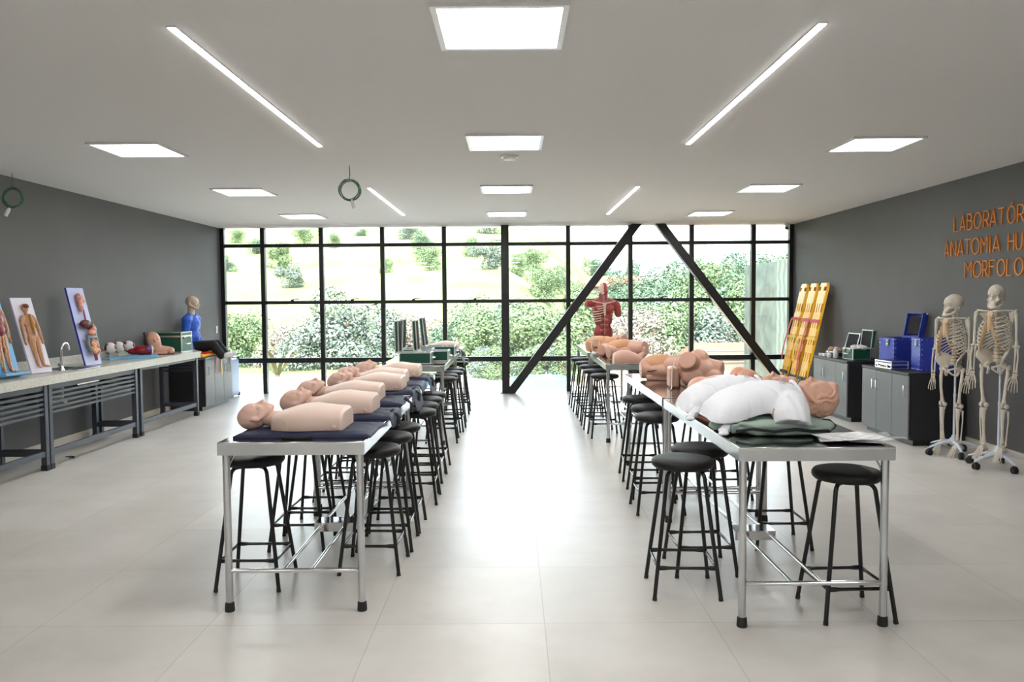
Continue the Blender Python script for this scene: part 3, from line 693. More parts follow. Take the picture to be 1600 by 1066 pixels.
# ---------------------------------------------------------------- pelvis models
t = thing('pelvis_model', 'large flesh-coloured pelvis model with cut thigh stumps raised apart, on the second right table', 'medical model', (1.53, 6.5, .901))
mb = MB(); mb.ell((0,.03,.12), (.165,.14,.12), u=24, v=16); mb.ell((.02,.16,.11), (.15,.14,.105), u=24, v=16); mb.box((-.01,.05,.03), (.24,.22,.06))
mb.ell((-.07,-.04,.09), (.10,.10,.085)); mb.ell((.08,-.04,.08), (.10,.10,.08))
mb.cyl((-.05,.04,.15), (-.135,-.115,.235), .098, .074, 28); mb.cyl((.05,.04,.15), (.175,-.03,.145), .092, .066, 28); mb.ell((.0,.06,.225), (.085,.10,.085))
link('pelvis', organic(mb, .0075, 3, None, 'pelvis'), PINK, t)
build('side_block', MB().box((-.222,.02,.085), (.075,.16,.17)), PINK, t, bevel=.02)
tb = MB().tube([(-.02,-.02,.22),(-.10,.0,.29),(-.19,-.03,.26),(-.245,-.08,.17),(-.26,-.12,.06),(-.27,-.17,.012),(-.29,-.24,.008)], .0055, 8)
build('catheter_tube', tb, mat('pale_tube', lin((226,206,196)), .4), t)
def cath(loc, rz, lab, s=1., cover=True, seed=0, m1=PINK):
    t = thing('pelvis_model', lab, 'medical model', loc, (0,0,R(rz)), 'small pelvis models on the right tables')
    mb = MB(); mb.ell((0,0,.085*s), (.19*s,.13*s,.085*s), u=24, v=14); mb.box((0,0,.02), (.3*s,.2*s,.04))
    mb.cyl((.06*s,-.02,.11*s), (.2*s,-.13*s,.125*s), .10*s, .088*s, 28); mb.cyl((-.08*s,0,.09*s), (-.21*s,-.05*s,.085*s), .085*s, .075*s, 26)
    link('base', organic(mb, .008, 3, None, 'pelvis_base'), m1, t)
    if cover:
        c = MB(); c.ell((-.04*s,.02*s,.13*s), (.19*s,.115*s,.098*s), u=24, v=14); c.ell((.08*s,.06*s,.12*s), (.12*s,.1*s,.1*s))
        link('abdomen_cover', organic(c, .008, 3, None, 'abdomen_cover'), ORNG, t)
        build('seam', MB().tube([(-.2*s,-.075*s,.08*s),(-.1*s,-.117*s,.082*s),(.0,-.122*s,.1*s),(.09*s,-.095*s,.145*s),(.13*s,-.06*s,.19*s)], .005, 6), mat('dark_red_seam', lin((90,36,36)), .6), t)
    return t
cath((1.36, 7.15, .901), -20, 'pelvis model with orange belly cover, left of the large pelvis model', 1.0)
t = thing('belly_model', 'smooth pink half-round belly model at the front of the third right table', 'medical model', (1.26, 9.15, .901))
mb = MB(); rings = []
for x, w_, h in ((-.11,.10,.10),(-.09,.115,.118),(-.02,.125,.145),(.06,.125,.14),(.14,.11,.11),(.2,.085,.075),(.235,.05,.04)):
    rings.append([V((x, w_*math.cos(PI*k/12), h*math.sin(PI*k/12)**.75)) for k in range(13)])
mb.loft(rings); build('belly', mb, PINK, t, ang=50)
build('foot_lump', MB().cap((.21,.09,.05), (.265,.12,.085), .045, .036).cap((.265,.12,.085), (.27,.12,.15), .032, .024), PINK, t)
cath((1.37, 9.66, .901), 0, 'pelvis model with dark curved seam, behind the half-round belly model', 1.06)
cath((1.28, 10.25, .901), 25, 'pale pelvis model behind the one with the dark curved seam', .95, False, 2, mat('pale_skin', lin((228,178,158)), .45))
cath((1.22, 10.95, .901), 10, 'orange pelvis model at the back of the third right table beside a white tube', 1.0, True, 3, ORNG)
cath((1.42, 11.55, .901), -15, 'pale pelvis model farthest back, just before the red muscle torso', 1.05, False, 4, mat('pale_skin', (0,0,0)))
for (x, y, lb, h) in ((1.06, 10.62, 'white catheter tube arching beside the orange pelvis model', .2), (1.76, 9.95, 'thin clear tube loop standing up behind the pelvis models', .2)):
    tag(build('catheter_tube', MB().tube([(0,0,.006),(-.02,-.02,h*.6),(.0,-.02,h*.95),(.05,0,h),(.09,.03,h*.85),(.10,.05,.006)], .007, 8), WHITE, loc=(x, y, .901)), lb, 'tube')
bb = MB(); rb = random.Random(4)
for k in range(7): bb.cap((rb.uniform(-.08,.08), rb.uniform(-.1,.1), .02), (rb.uniform(-.08,.08), rb.uniform(-.1,.1), .03), .018, .014, 8)
tag(build('drainage_bag', bb, mat('pale_vinyl', (.72,.72,.74), .3), loc=(1.10, 10.4, .902)), 'crumpled pale drainage bag at the aisle edge beside the pelvis models', 'bag')

# ---------------------------------------------------------------- red muscle torso
MUS = wave_mat('muscle_red', (178,80,76), (152,56,56), 14, .38, 4, 'X'); MWH = mat('tendon_white', lin((222,206,188)), .5)
t = thing('muscle_torso', 'life-size red muscle torso model with exposed ribs, standing in front of the glass wall', 'anatomy model', (1.385, 12.25, .9), (0,0,R(5)))
mb = MB()
mb.ell((0,.0,.60), (.165,.115,.13), u=24, v=16); mb.ell((0,.0,.44), (.145,.105,.17), u=24, v=16); mb.ell((0,0,.22), (.15,.11,.16), u=24, v=16); mb.ell((0,.01,.06), (.155,.115,.09), u=24, v=14)
for s in (-1,1):
    mb.cap((s*.085,0,.14), (s*.095,.0,.03), .075, .08); mb.ell((s*.075,-.075,.585), (.085,.045,.065)); mb.ell((s*.10,.05,.55), (.07,.06,.12))
    mb.cap((s*.04,.02,.73), (s*.165,.01,.665), .04, .055)
mb.ell((-.205,-.01,.665), (.085,.062,.06)); mb.cyl((-.2,-.01,.665), (-.275,-.03,.672), .058, .055)
mb.ell((.205,0,.635), (.06,.062,.075)); mb.cap((.215,0,.63), (.232,-.01,.50), .056, .052)
mb.cyl((0,.01,.68), (0,-.005,.84), .07, .058)
for s in (-1,1): mb.cap((s*.05,.0,.8), (s*.02,-.05,.70), .018, .016)
mb.ell((.012,.0,.895), (.062,.082,.095)); mb.ell((.022,-.055,.85), (.042,.04,.055)); mb.ell((0,-.0,.845), (.045,.055,.05))
mb.ell((.018,-.085,.855), (.014,.018,.02)); mb.ell((.035,-.062,.89), (.02,.02,.014))
for k in range(4):
    for s in (-1,1): mb.ell((s*.034,-.098,.47-.075*k), (.036,.03,.034))
link('torso', organic(mb, .008, 2, None, 'torso'), MUS, t)
mb = MB(); mb.ell((-.030,-.022,.905), (.042,.07,.082)); mb.ell((-.028,-.065,.86), (.03,.03,.045)); mb.ell((-.045,-.055,.905), (.016,.02,.014)); mb.ell((-.075,-.0,.875), (.014,.016,.022)); mb.cap((-.035,-.06,.815), (-.01,-.09,.825), .014, .014)
link('half_skull', organic(mb, .005, 2, None, 'half_skull'), MWH, t)
st = MB().loft([[V((x*w_, -.125-.012*(z < .56), z)) + V((0, y, 0)) for x, y in ((-1,0),(1,0),(1,.02),(-1,.02))] for w_, z in ((.006,.475),(.014,.50),(.018,.58),(.016,.62),(.03,.665),(.02,.68))])
build('sternum', st, MWH, t)
for k in range(8):
    z = .645-.036*k; n = 10; pts = []
    for j in range(n+1):
        f = j/n; a = R(96-8+ -10 + 150*f) if False else PI/2 + f*PI*.62
        rx = .172-.004*k if k > 2 else .150+.008*k; drop = .10*math.sin(f*PI*.5)-.05*f
        if k < 4: pts.append((-rx*math.sin(f*PI*.5)*1.0-.01, -.128*math.cos(f*PI*.46)-.006, z-drop*.55-.006))
        else: pts.append((-.055-.115*math.sin(f*PI*.5), -.122*math.cos(f*PI*.46)-.004, z+.02-drop*.55+.015*f))
    build('rib', MB().tube(pts, .0068, 8), MWH, t)
for s in (-1,1):
    build('clavicle', MB().tube([(s*.015,-.108,.672),(s*.06,-.12,.676),(s*.12,-.085,.69),(s*.17,-.05,.70)], [.009,.007,.007,.009], 8), MWH, t)
build('tendon_lines', MB().tube([(0,-.1305,.47),(0,-.1305,.3),(0,-.125,.2)], .004, 6).tube([(-.07,-.118,.43),(.0,-.1305,.432),(.03,-.129,.43)], .0035, 6).tube([(-.07,-.116,.35),(.0,-.129,.355),(.03,-.127,.35)], .0035, 6), MWH, t)
build('trachea', MB().tube([(-.008,-.058,.80),(-.006,-.066,.745),(-.004,-.075,.69)], [.018,.015,.013], 10), mat('grey_windpipe', lin((150,140,150)), .5), t)
build('vessels', MB().tube([(.07,-.116,.4),(.08,-.115,.32),(.06,-.114,.22)], .004, 6).tube([(.10,-.10,.46),(.11,-.09,.36),(.1,-.09,.26)], .003, 6).tube([(-.05,-.12,.2),(-.08,-.11,.12)], .004, 6), mat('dark_vessels', lin((60,40,70)), .4), t)
# ---------------------------------------------------------------- left stone counter and its steel stands
CX0, CX1 = XL+.004, -4.5; CY0, CY1 = 4.6, 11.46
t = thing('stone_counter', 'long pale granite counter along the left wall with a sink', 'counter', (0,0,0))
sy0, sy1 = 8.36, 8.80; sx0, sx1 = -4.98, -4.60
mb = MB()
for c0, c1, d0, d1 in ((CX0,CX1,CY0,sy0),(CX0,CX1,sy1,CY1),(CX0,sx0,sy0,sy1),(sx1,CX1,sy0,sy1)): mb.box(((c0+c1)/2,(d0+d1)/2,.91), (c1-c0,d1-d0,.03))
mb.box((CX1-.012,(CY0+CY1)/2,.868), (.024,CY1-CY0,.056)); mb.box(((CX0+CX1)/2,CY1-.012,.868), (CX1-CX0,.024,.056))
build('countertop', mb, STONE, t, smooth=False)
build('backsplash', MB().box((CX0+.010,(CY0+CY1)/2,.972), (.02,CY1-CY0,.094)), STONE, t, smooth=False, bevel=.003)
sk_ = MB()
for c, d in ((((sx0+sx1)/2,(sy0+sy1)/2,.75),(sx1-sx0,sy1-sy0,.004)), ((sx0,(sy0+sy1)/2,.835),(.004,sy1-sy0,.174)), ((sx1,(sy0+sy1)/2,.835),(.004,sy1-sy0,.174)), (((sx0+sx1)/2,sy0,.835),(sx1-sx0,.004,.174)), (((sx0+sx1)/2,sy1,.835),(sx1-sx0,.004,.174))): sk_.box(c, d)
sk_.box(((sx0+sx1)/2,sy0-.006,.926),(sx1-sx0+.03,.016,.003)).box(((sx0+sx1)/2,sy1+.006,.926),(sx1-sx0+.03,.016,.003)).box((sx0-.006,(sy0+sy1)/2,.926),(.016,sy1-sy0,.003)).box((sx1+.006,(sy0+sy1)/2,.926),(.016,sy1-sy0,.003))
build('sink', sk_, BSTEEL, t, smooth=False)
build('drain_pipe', MB().tube([(-4.82,8.45,.75),(-4.82,8.45,.62),(-4.82,8.52,.56),(-4.86,8.58,.58),(-5.0,8.6,.6),(CX0+.01,8.6,.6)], .02, 10), WHITE, t)
f = thing('faucet', 'chrome gooseneck faucet beside the sink on the left counter', 'faucet', (-4.71, 8.27, .926), (0,0,R(75)))
pts = [(0,0,0),(0,0,.2)] + [(.085-.085*math.cos(R(a)), .03*(1-math.cos(R(a))), .2+.085*math.sin(R(a))) for a in (20,45,70,90,115,140,160)] + [(.165,.06,.2)]
build('spout', MB().tube(pts, .0125, 12).lathe([(.03,0),(.03,.006),(.018,.03),(.015,.06)]), CHROME, f)
build('handle', MB().cyl((0,.01,.045),(.03,.05,.055),.014).cap((.03,.05,.055),(.075,.06,.075),.009,.007).ell((.03,.055,.055),.019), CHROME, f)
def stand(y0, y1, lab, slats):
    t = thing('counter_stand', lab, 'counter frame', (0,0,0), group='grey steel frames under the left counter')
    s = .055; xf, xb = -4.565, -5.05
    for x in (xf, xb):
        for y in (y0+s/2, y1-s/2):
            lg = build('leg', MB().box((x, y, .446), (s, s, .788)), GREYM, t, bevel=.003, smooth=False)
            build('foot_pad', MB().box((x, y, .026), (s+.008, s+.008, .052)), RUBBER, lg, bevel=.002, smooth=False)
    build('front_rail', MB().box((xf, (y0+y1)/2, .165), (s*.7, y1-y0-2*s, s)), GREYM, t, smooth=False, bevel=.003)
    for y in (y0+s/2, y1-s/2): build('side_rail', MB().box(((xf+xb)/2, y, .165), (xf-xb-s, s*.7, s)), GREYM, t, smooth=False, bevel=.003)
    build('top_rail', MB().box((xf, (y0+y1)/2, .82), (s*.7, y1-y0-2*s, .035)).box((xb, (y0+y1)/2, .82), (s*.7, y1-y0-2*s, .035)), GREYM, t, smooth=False)
    zs = [.555+.048*k for k in range(6)]
    if slats == 'front':
        for z in zs: build('slat', MB().box((xf+.008, (y0+y1)/2, z), (.018, y1-y0-2*s, .024)), GREYM, t, smooth=False)
    for z in zs[2:]:
        build('slat', MB().box(((xf+xb)/2, y1-s/2, z), (xf-xb-s, .018, .024)), GREYM, t, smooth=False)
stand(5.9, 7.715, 'grey steel counter frame with front slats, nearest the camera', 'front')
stand(7.735, 9.575, 'grey steel counter frame with front slats under the sink', 'front')
stand(9.64, 11.42, 'grey steel counter frame with an open front beside the grey cabinet', None)
tag(build('cable_scrap', MB().tube([(0,0,.004),(.05,.03,.005),(.1,0,.004),(.06,-.04,.006),(.12,-.05,.004)], .004, 6), BLACKM, loc=(-4.75, 8.35, 0)), 'short black cable scrap on the floor under the sink', 'cable')

# ---------------------------------------------------------------- relief boards leaning on the wall
def board(lab, loc, yaw, lean, W, H, pm, edge=None):
    t = thing('anatomy_board', lab, 'anatomy model', loc, (R(-lean), 0, R(90-yaw)), 'anatomy relief boards on the left counter')
    build('panel', MB().box((0,.009,H/2), (W,.018,H)), pm, t, smooth=False, bevel=.002)
    if edge: build('edge_band', MB().box((-W/2-.002,.009,H/2), (.004,.019,H)), edge, t, smooth=False)
    return t
def figure(t, H, name, m, s=1., z0=.05, arms=True):
    mb = MB(); k = H*s
    P = lambda x, z, y=-.012: (x*k, y, z0+z*k)
    mb.ell(P(0,.93), (.052*k,.035,.068*k)); mb.cap(P(0,.86),P(0,.82),.024*k,.028*k)
    mb.ell(P(0,.72), (.105*k,.032,.12*k)); mb.ell(P(0,.58), (.085*k,.028,.12*k)); mb.ell(P(0,.48), (.095*k,.028,.075*k))
    for q in (-1,1):
        mb.cap(P(q*.09,.79),P(q*.125,.74),.036*k,.036*k); mb.cap(P(q*.05,.45),P(q*.05,.26),.052*k,.036*k); mb.cap(P(q*.05,.26),P(q*.052,.06),.036*k,.022*k); mb.cap(P(q*.055,.035,-.02),P(q*.085,.012,-.05),.02*k,.016*k)
        if arms: mb.cap(P(q*.13,.74),P(q*.155,.58),.031*k,.025*k); mb.cap(P(q*.155,.58),P(q*.16,.44),.025*k,.018*k); mb.ell(P(q*.162,.40), (.016*k,.012,.035*k))
    def fn(p): p.y = min(-.0005, p.y); return p
    return link(name, organic(mb, .0065, 2, fn, name), m, t)
LB = mat('light_blue_board', lin((112,182,230)), .4); WB = mat('white_board', lin((226,224,240)), .45); VB = mat('pale_violet_board', lin((196,206,246)), .4)
TAN = wave_mat('tan_relief', (206,160,122), (186,132,98), 20, .5, 5, 'X')
t = board('light blue relief board with a flayed red figure, leftmost on the counter', (-4.735, 7.44, .932), 8, 15, .3, .915, LB)
build('foot_plate', MB().box((0,-.055,.012), (.3,.11,.024)), LB, t, smooth=False, bevel=.002)
figure(t, .8, 'figure', wave_mat('cream_red_relief', (216,190,150), (176,96,84), 16, .5, 6, 'X'), 1., .03)
mb = MB(); mb.ell((0,-.045,.56),(.075,.03,.09)); mb.ell((.0,-.04,.46),(.065,.03,.07)); link('organs', organic(mb, .007, 2, None, 'organs'), mat('dark_red_organ', lin((128,30,44)), .35, var=.5, vscale=30), t)
mb = MB(); mb.ell((0,-.03,.64),(.085,.03,.05)); mb.ell((0,-.03,.765),(.042,.03,.055)); link('chest_muscle', organic(mb, .007, 2, None, 'chest_muscle'), mat('muscle_plain', lin((176,62,58)), .45, var=.3, vscale=25), t)
t = board('white relief board with a tan full-body figure, second from the left', (-4.735, 7.975, .932), 10, 16.5, .27, .785, WB)
figure(t, .68, 'figure', TAN, 1., .04)
build('scalp', MB().ell((0,-.03,.685),(.032,.03,.026)), mat('scalp_brown', lin((120,70,52)), .6), t)
build('chest_groove', MB().tube([(0,-.047,.60),(0.0,-.05,.5),(0,-.046,.38)], [.012,.02,.006], 8), mat('ochre', lin((190,140,70)), .5), t)
t = board('pale violet relief board with the digestive organs, right of the faucet', (-4.735, 8.965, .932), 9, 14, .27, .895, VB, mat('royal_blue_edge', lin((52,62,186)), .4))
PO = mat('peach_organ', lin((224,164,128)), .45, var=.15, vscale=40, bump=.8, bscale=60)
mb = MB(); mb.ell((0,-.03,.77),(.05,.035,.06)); mb.ell((-.015,-.03,.70),(.035,.03,.06)); mb.ell((-.02,-.03,.645),(.022,.025,.04)); mb.ell((.03,-.03,.735),(.03,.03,.03)); link('head_section', organic(mb, .006, 1, None, 'head_section'), mat('pink_cream_organ', lin((214,150,136)), .45, var=.35, vscale=45), t)
build('oesophagus', MB().tube([(.015,-.02,.70),(.02,-.025,.62),(.015,-.025,.52),(.015,-.03,.46)], [.012,.010,.010,.012], 10), mat('dark_pink_organ', lin((160,70,80)), .45), t)
mb = MB(); mb.ell((-.03,-.045,.465),(.085,.04,.05)); mb.ell((.03,-.045,.445),(.06,.04,.045)); link('liver', organic(mb, .007, 2, None, 'liver'), mat('liver_brown', lin((92,46,40)), .35), t)
mb = MB(); mb.ell((.055,-.05,.40),(.045,.04,.05)); mb.ell((.02,-.05,.36),(.055,.035,.035)); link('stomach', organic(mb, .007, 2, None, 'stomach'), mat('stomach_pink', lin((222,150,130)), .4), t)
build('colon', MB().tube([(-.055,-.04,.15),(-.07,-.045,.24),(-.055,-.05,.315),(.0,-.06,.30),(.06,-.055,.315),(.085,-.045,.37)], [.02,.023,.024,.024,.024,.022], 12).tube([(.08,-.045,.31),(.085,-.04,.22),(.07,-.04,.14),(.03,-.04,.11)], [.022,.02,.02,.016], 12), mat('grey_blue_organ', lin((132,142,150)), .45), t)
mb = MB(); rb = random.Random(2)
for k in range(34): mb.ell((rb.uniform(-.045,.055), -.045-rb.uniform(0,.022), rb.uniform(.13,.27)), .021, u=8, v=6)
link('small_intestine', organic(mb, .006, 1, None, 'small_intestine'), PO, t)
build('rectum', MB().tube([(.01,-.04,.13),(.012,-.04,.08),(.012,-.035,.04)], [.018,.019,.015], 12), mat('dark_pink_organ', (0,0,0)), t)

# ---------------------------------------------------------------- eye models, heart, head bust, big green case
PB = mat('sky_blue_plastic', lin((120,190,232)), .4); EYEW = mat('eye_white', lin((226,222,220)), .3, var=.04, vscale=12); EYER = mat('eye_muscle_red', lin((178,64,62)), .45); EYEG = mat('eye_slate', lin((92,104,122)), .45)
def eye(loc, lab):
    t = thing('eye_model', lab, 'anatomy model', loc, (0,0,R(-12)), 'large eye models on blue stands')
    build('stand_base', MB().box((0,0,.011), (.12,.15,.022)), PB, t, bevel=.003)
    build('stem', MB().cyl((0,0,.02), (0,0,.075), .006, seg=10), ALU, t)
    b = build('eyeball', MB().ell((0,0,.145), .071, u=32, v=20), EYEW, t)
    def patch(name, a0, a1, b0, b1, m, r=.0735):
        def fn(u, v):
            a, bb_ = R(a0+(a1-a0)*u), R(b0+(b1-b0)*v); return V((r*math.cos(bb_)*math.sin(a), -r*math.cos(bb_)*math.cos(a), .145+r*math.sin(bb_)))
        mb = MB().sheet(fn, 10, 10); mb2 = bmesh.ops.solidify(mb.bm, geom=mb.bm.faces[:], thickness=.004)
        build(name, mb, m, b)
    patch('muscle_band', -55, -5, 40, 88, EYER, .0755); patch('muscle_band', -22, 8, -20, 38, EYER); patch('slate_band', -60, 20, 28, 46, EYEG, .0775); patch('muscle_band', -70, -25, -65, -40, EYER, .076); patch('muscle_band', -15, 25, -68, -45, EYER, .076)
    build('iris', MB().ell((.058,.022,.155), (.018,.03,.03), M.Rotation(R(20),3,'Z')), mat('iris_brown', lin((150,84,84)), .3), b)
eye((-4.98, 9.81, .926), 'large eyeball model on a blue stand, nearest of three'); eye((-4.985, 10.03, .926), 'large eyeball model on a blue stand, middle of three'); eye((-4.95, 10.22, .926), 'large eyeball model on a blue stand, right of three beside the dark red organ')
t = thing('kidney_model', 'dark red organ model with blue and white opening on a blue plinth', 'anatomy model', (-4.70, 10.06, .926), (0,0,R(25)))
build('plinth', MB().box((0,0,.02), (.36,.16,.04)), PB, t, bevel=.003)
mb = MB(); mb.ell((0,0,.1), (.12,.07,.058), u=24, v=16); mb.ell((-.10,0,.09), (.07,.045,.04)); mb.ell((.07,0,.105), (.07,.068,.06)); link('organ', organic(mb, .006, 2, None, 'organ'), mat('deep_red', lin((140,18,34)), .3), t)
build('valve_opening', MB().ell((.075,-.062,.12), (.028,.012,.025)).ell((.09,-.058,.14), (.022,.014,.02)), mat('valve_blue', lin((92,96,160)), .4), t)
build('rim', MB().tube([(.115,.04*math.cos(a)*1.5,.1+.056*math.sin(a)) for a in [2*PI*k/20 for k in range(20)]], .006, 6, closed=True), WHITE, t)
t = thing('head_bust', 'flesh-coloured half head model with a dark backboard, tilted in front of the big green case', 'medical model', (-4.77, 10.72, .926), (0,0,R(22)))
mb = MB(); q = M.Rotation(R(-14),3,'Y')
mb.ell((-.075,0,.20), (.088,.08,.118), q, 24, 16); mb.ell((-.05,-.02,.14), (.075,.07,.09)); mb.tube([(-.07,0,.13),(-.03,0,.07),(.05,0,.058),(.12,0,.055)], [.075,.072,.062,.055], 18); mb.ell((.13,0,.052), (.055,.072,.052)); mb.box((-.03,0,.02),(.24,.13,.03))
mb.tube([(-.06,-.076,.225),(-.05,-.095,.195),(-.045,-.080,.18)], [.008,.013,.008], 8); mb.ell((-.035,-.078,.15),(.022,.012,.008)); mb.ell((-.03,-.07,.12),(.022,.018,.016)); mb.ell((-.10,-.07,.225),(.018,.010,.009)); mb.ell((-.02,-.066,.215),(.016,.010,.009))
link('bust', organic(mb, .006, 3, lambda p: V((p.x, p.y, max(p.z, .012))), 'bust'), mat('pink_tan_skin', lin((214,164,142)), .4, var=.04), t)
build('backboard', MB().box((.0,.01,.006), (.36,.15,.012)).box((-.15,.02,.165), (.03,.13,.30), M.Rotation(R(-14),3,'Y')), mat('dark_brown_board', lin((58,36,32)), .5), t, bevel=.003)
case('green_case', 'large closed green equipment case with metal edges beside the seated manikin', 'case', (-4.865, 11.27, .926), 0, (.47,.36,.225), 0, GREENL, None, .06, closed=True)

# ---------------------------------------------------------------- cabinets
def cabinet(loc, rz, Ln, D, Hh, lab, flip=False):
    """front faces local -X; length along local Y; origin at floor, front-near corner region centre."""
    t = thing('low_cabinet', lab, 'cabinet', loc, (0,0,R(rz)), 'low grey three-door cabinets')
    build('body', MB().box((.012, 0, (Hh-.03+.06)/2), (D-.03, Ln, Hh-.03-.06)), CABB, t, smooth=False)
    build('plinth', MB().box((.03, 0, .03), (D-.07, Ln-.02, .06)), BLACKM, t, smooth=False)
    build('top', MB().box((0, 0, Hh-.014), (D+.006, Ln+.006, .028)), CABF if flip else CABB, t, smooth=False, bevel=.002)
    n = 3; w_ = Ln/n
    for k in range(n):
        y = -Ln/2 + w_*(k+.5)
        d = build('door', MB().box((-D/2+.0095, y, (Hh-.035+.065)/2), (.017, w_-.006, Hh-.035-.065)), CABF, t, smooth=False, bevel=.0015)
        sgn = (-1, 1, -1)[k]; 
        if flip: sgn = (1,-1,1)[k]
        hy = y + sgn*(w_/2-.05); z = Hh-.20
        build('handle', MB().tube([(-D/2+.002,hy,z-.055),(-D/2-.03,hy,z-.055),(-D/2-.03,hy,z+.055),(-D/2+.002,hy,z+.055)], .0065, 8), CHROME, d)
    return t
cabinet((4.622, 9.225, 0), 0, 1.15, .64, .80, 'low grey cabinet nearest the skeletons, carrying the blue trunks')
cabinet((4.645, 10.925, 0), 0, 1.15, .60, .80, 'low grey cabinet farther from the skeletons, carrying small open cases')
cabinet((-4.878, 12.42, 0), 180, 1.12, .55, .80, 'low grey cabinet by the left end of the glass wall, under the seated manikin', True)
t = thing('suitcase', 'pale blue upright flight case standing behind the left cabinet by the glass', 'case', (-4.96, 13.42, 0))
build('shell', MB().box((0,0,.345), (.36,.82,.63)), mat('pale_blue_laminate', lin((138,170,214)), .4), t, smooth=False, bevel=.01)
for z in (.04,.65):
    for y in (-.40,.40): build('corner_cap', MB().ell((.165,y,z), (.03,.03,.035)), RUBBER, t)
build('caster', MB().cyl((.1,-.3,.02),(.1,-.26,.02),.02).cyl((.1,.3,.02),(.1,.26,.02),.02).cyl((-.1,-.3,.02),(-.1,-.26,.02),.02).cyl((-.1,.3,.02),(-.1,.26,.02),.02), RUBBER, t)
bo = thing('spine_board', 'yellow rescue board lying flat on the left cabinet under the seated manikin', 'spine board', (-4.88, 12.35, .801))
build('board', MB().box((0,0,.025), (.50,1.0,.045)), YEL, bo, bevel=.015)
for y, m, dz, nm in ((-.06, REDW, .33, 'red_strap'), (.14, YELW, .36, 'yellow_strap'), (.5, NAVYD, .36, 'black_strap')):
    build(nm, MB().sheet(lambda u, v, y=y, dz=dz: V((.22+.045*min(1,u*6)+.028*min(1,max(0,u*6-1)) + .006*math.sin(9*u), y+(v-.5)*.045+.012*math.sin(5*u), .052-max(0,u-.15)*dz*1.15)), 18, 2), m, bo)
# red blanket corner
tag(build('red_cloth', MB().box((0,0,.012), (.3,.28,.022)), mat('red_cloth', lin((206,36,36)), .8), loc=(-4.80, 12.18, .848), bevel=.008), 'red folded cloth lying on the yellow board beside the seated manikin', 'cloth')

# ---------------------------------------------------------------- seated manikin in a blue top
t = thing('seated_manikin', 'bald adult manikin in a blue top and black trousers, seated on the left cabinet', 'manikin', (-4.985, 12.34, .866), (0,0,R(90)))
# local: faces -Y (towards +X of the room after rotation)
T3 = M.Translation((0,-.02,.655)) @ M.Diagonal((1,1,1,1))
mb = MB(); head_prims(mb, T3, neck=.10)
def upper(mb, g=0.):
    mb.ell((0,.0,.42), (.165+g,.105+g,.15+g), u=24, v=16); mb.ell((0,.0,.2), (.15+g,.105+g,.2+g), u=24, v=16)
    for s in (-1,1):
        mb.cap((s*.10,0,.53), (s*.185,.0,.49), .055+g, .062+g); mb.cap((s*.19,.0,.48), (s*.215,.02,.26), .055+g, .045+g); mb.cap((s*.215,.02,.26), (s*.215,-.07,.06), .044+g, .036+g)
upper(mb)
for s in (-1,1):
    mb.ell((s*.215,-.095,.025), (.035,.05,.022))
    for k, (fx, ln) in enumerate(((-.026,.062),(-.009,.072),(.009,.068),(.026,.055))):
        mb.tube([(s*.215+fx,-.13,.028),(s*.215+fx*1.15,-.13-ln*.5,.024),(s*.215+fx*1.2,-.13-ln,.012)], [.0095,.009,.0075], 8)
    mb.tube([(s*.19,-.085,.03),(s*.172,-.115,.026),(s*.168,-.145,.016)], [.012,.010,.008], 8)
    mb.cap((s*.085,-.03,.07), (s*.09,-.36,.10), .08, .06); mb.cap((s*.09,-.36,.10), (s*.095,-.5,-.07), .056, .038); mb.cap((s*.095,-.50,-.085), (s*.10,-.60,-.045), .036, .03); 
link('body', organic(mb, .0065, 3, face_fn(T3), 'body'), mat('pale_tan_skin', lin((205,184,160)), .5, var=.04), t)
sh = MB(); upper(sh, .013)
def wr2(p):
    d = V((p.x, p.y, 0)); d = d.normalized() if d.length else d
    return p + d*(.010*noise.noise(p*11) + .004*noise.noise(p*25))
st = organic(sh, .008, 2, wr2, 'top'); link('blue_top', st, mat('blue_polyester', lin((40,96,206)), .55, bump=.3, bscale=25), t)
build('neckband', MB().tube([(.062*math.cos(a), .0+.058*math.sin(a)-.01, .572+.016*math.sin(a)) for a in [2*PI*k/24 for k in range(24)]], .010, 8, closed=True), mat('blue_polyester', (0,0,0)), t)
pn = MB(); pn.ell((0,-.0,.07), (.17,.13,.085))
for s in (-1,1): pn.cap((s*.085,-.03,.07), (s*.09,-.36,.10), .095, .078); pn.cap((s*.09,-.36,.10), (s*.095,-.49,-.055), .074, .062)
link('black_trousers', organic(pn, .009, 3, lambda p: wr2(p) if p.y > -.5 else p, 'trousers'), mat('black_cloth', lin((22,22,24)), .8, bump=.3, bscale=20), t)
for s in (-1,1): build('white_sock', MB().ell((s*.10,-.585,-.045), (.042,.085,.04), M.Rotation(R(-20),3,'X')), WHITEC, t)
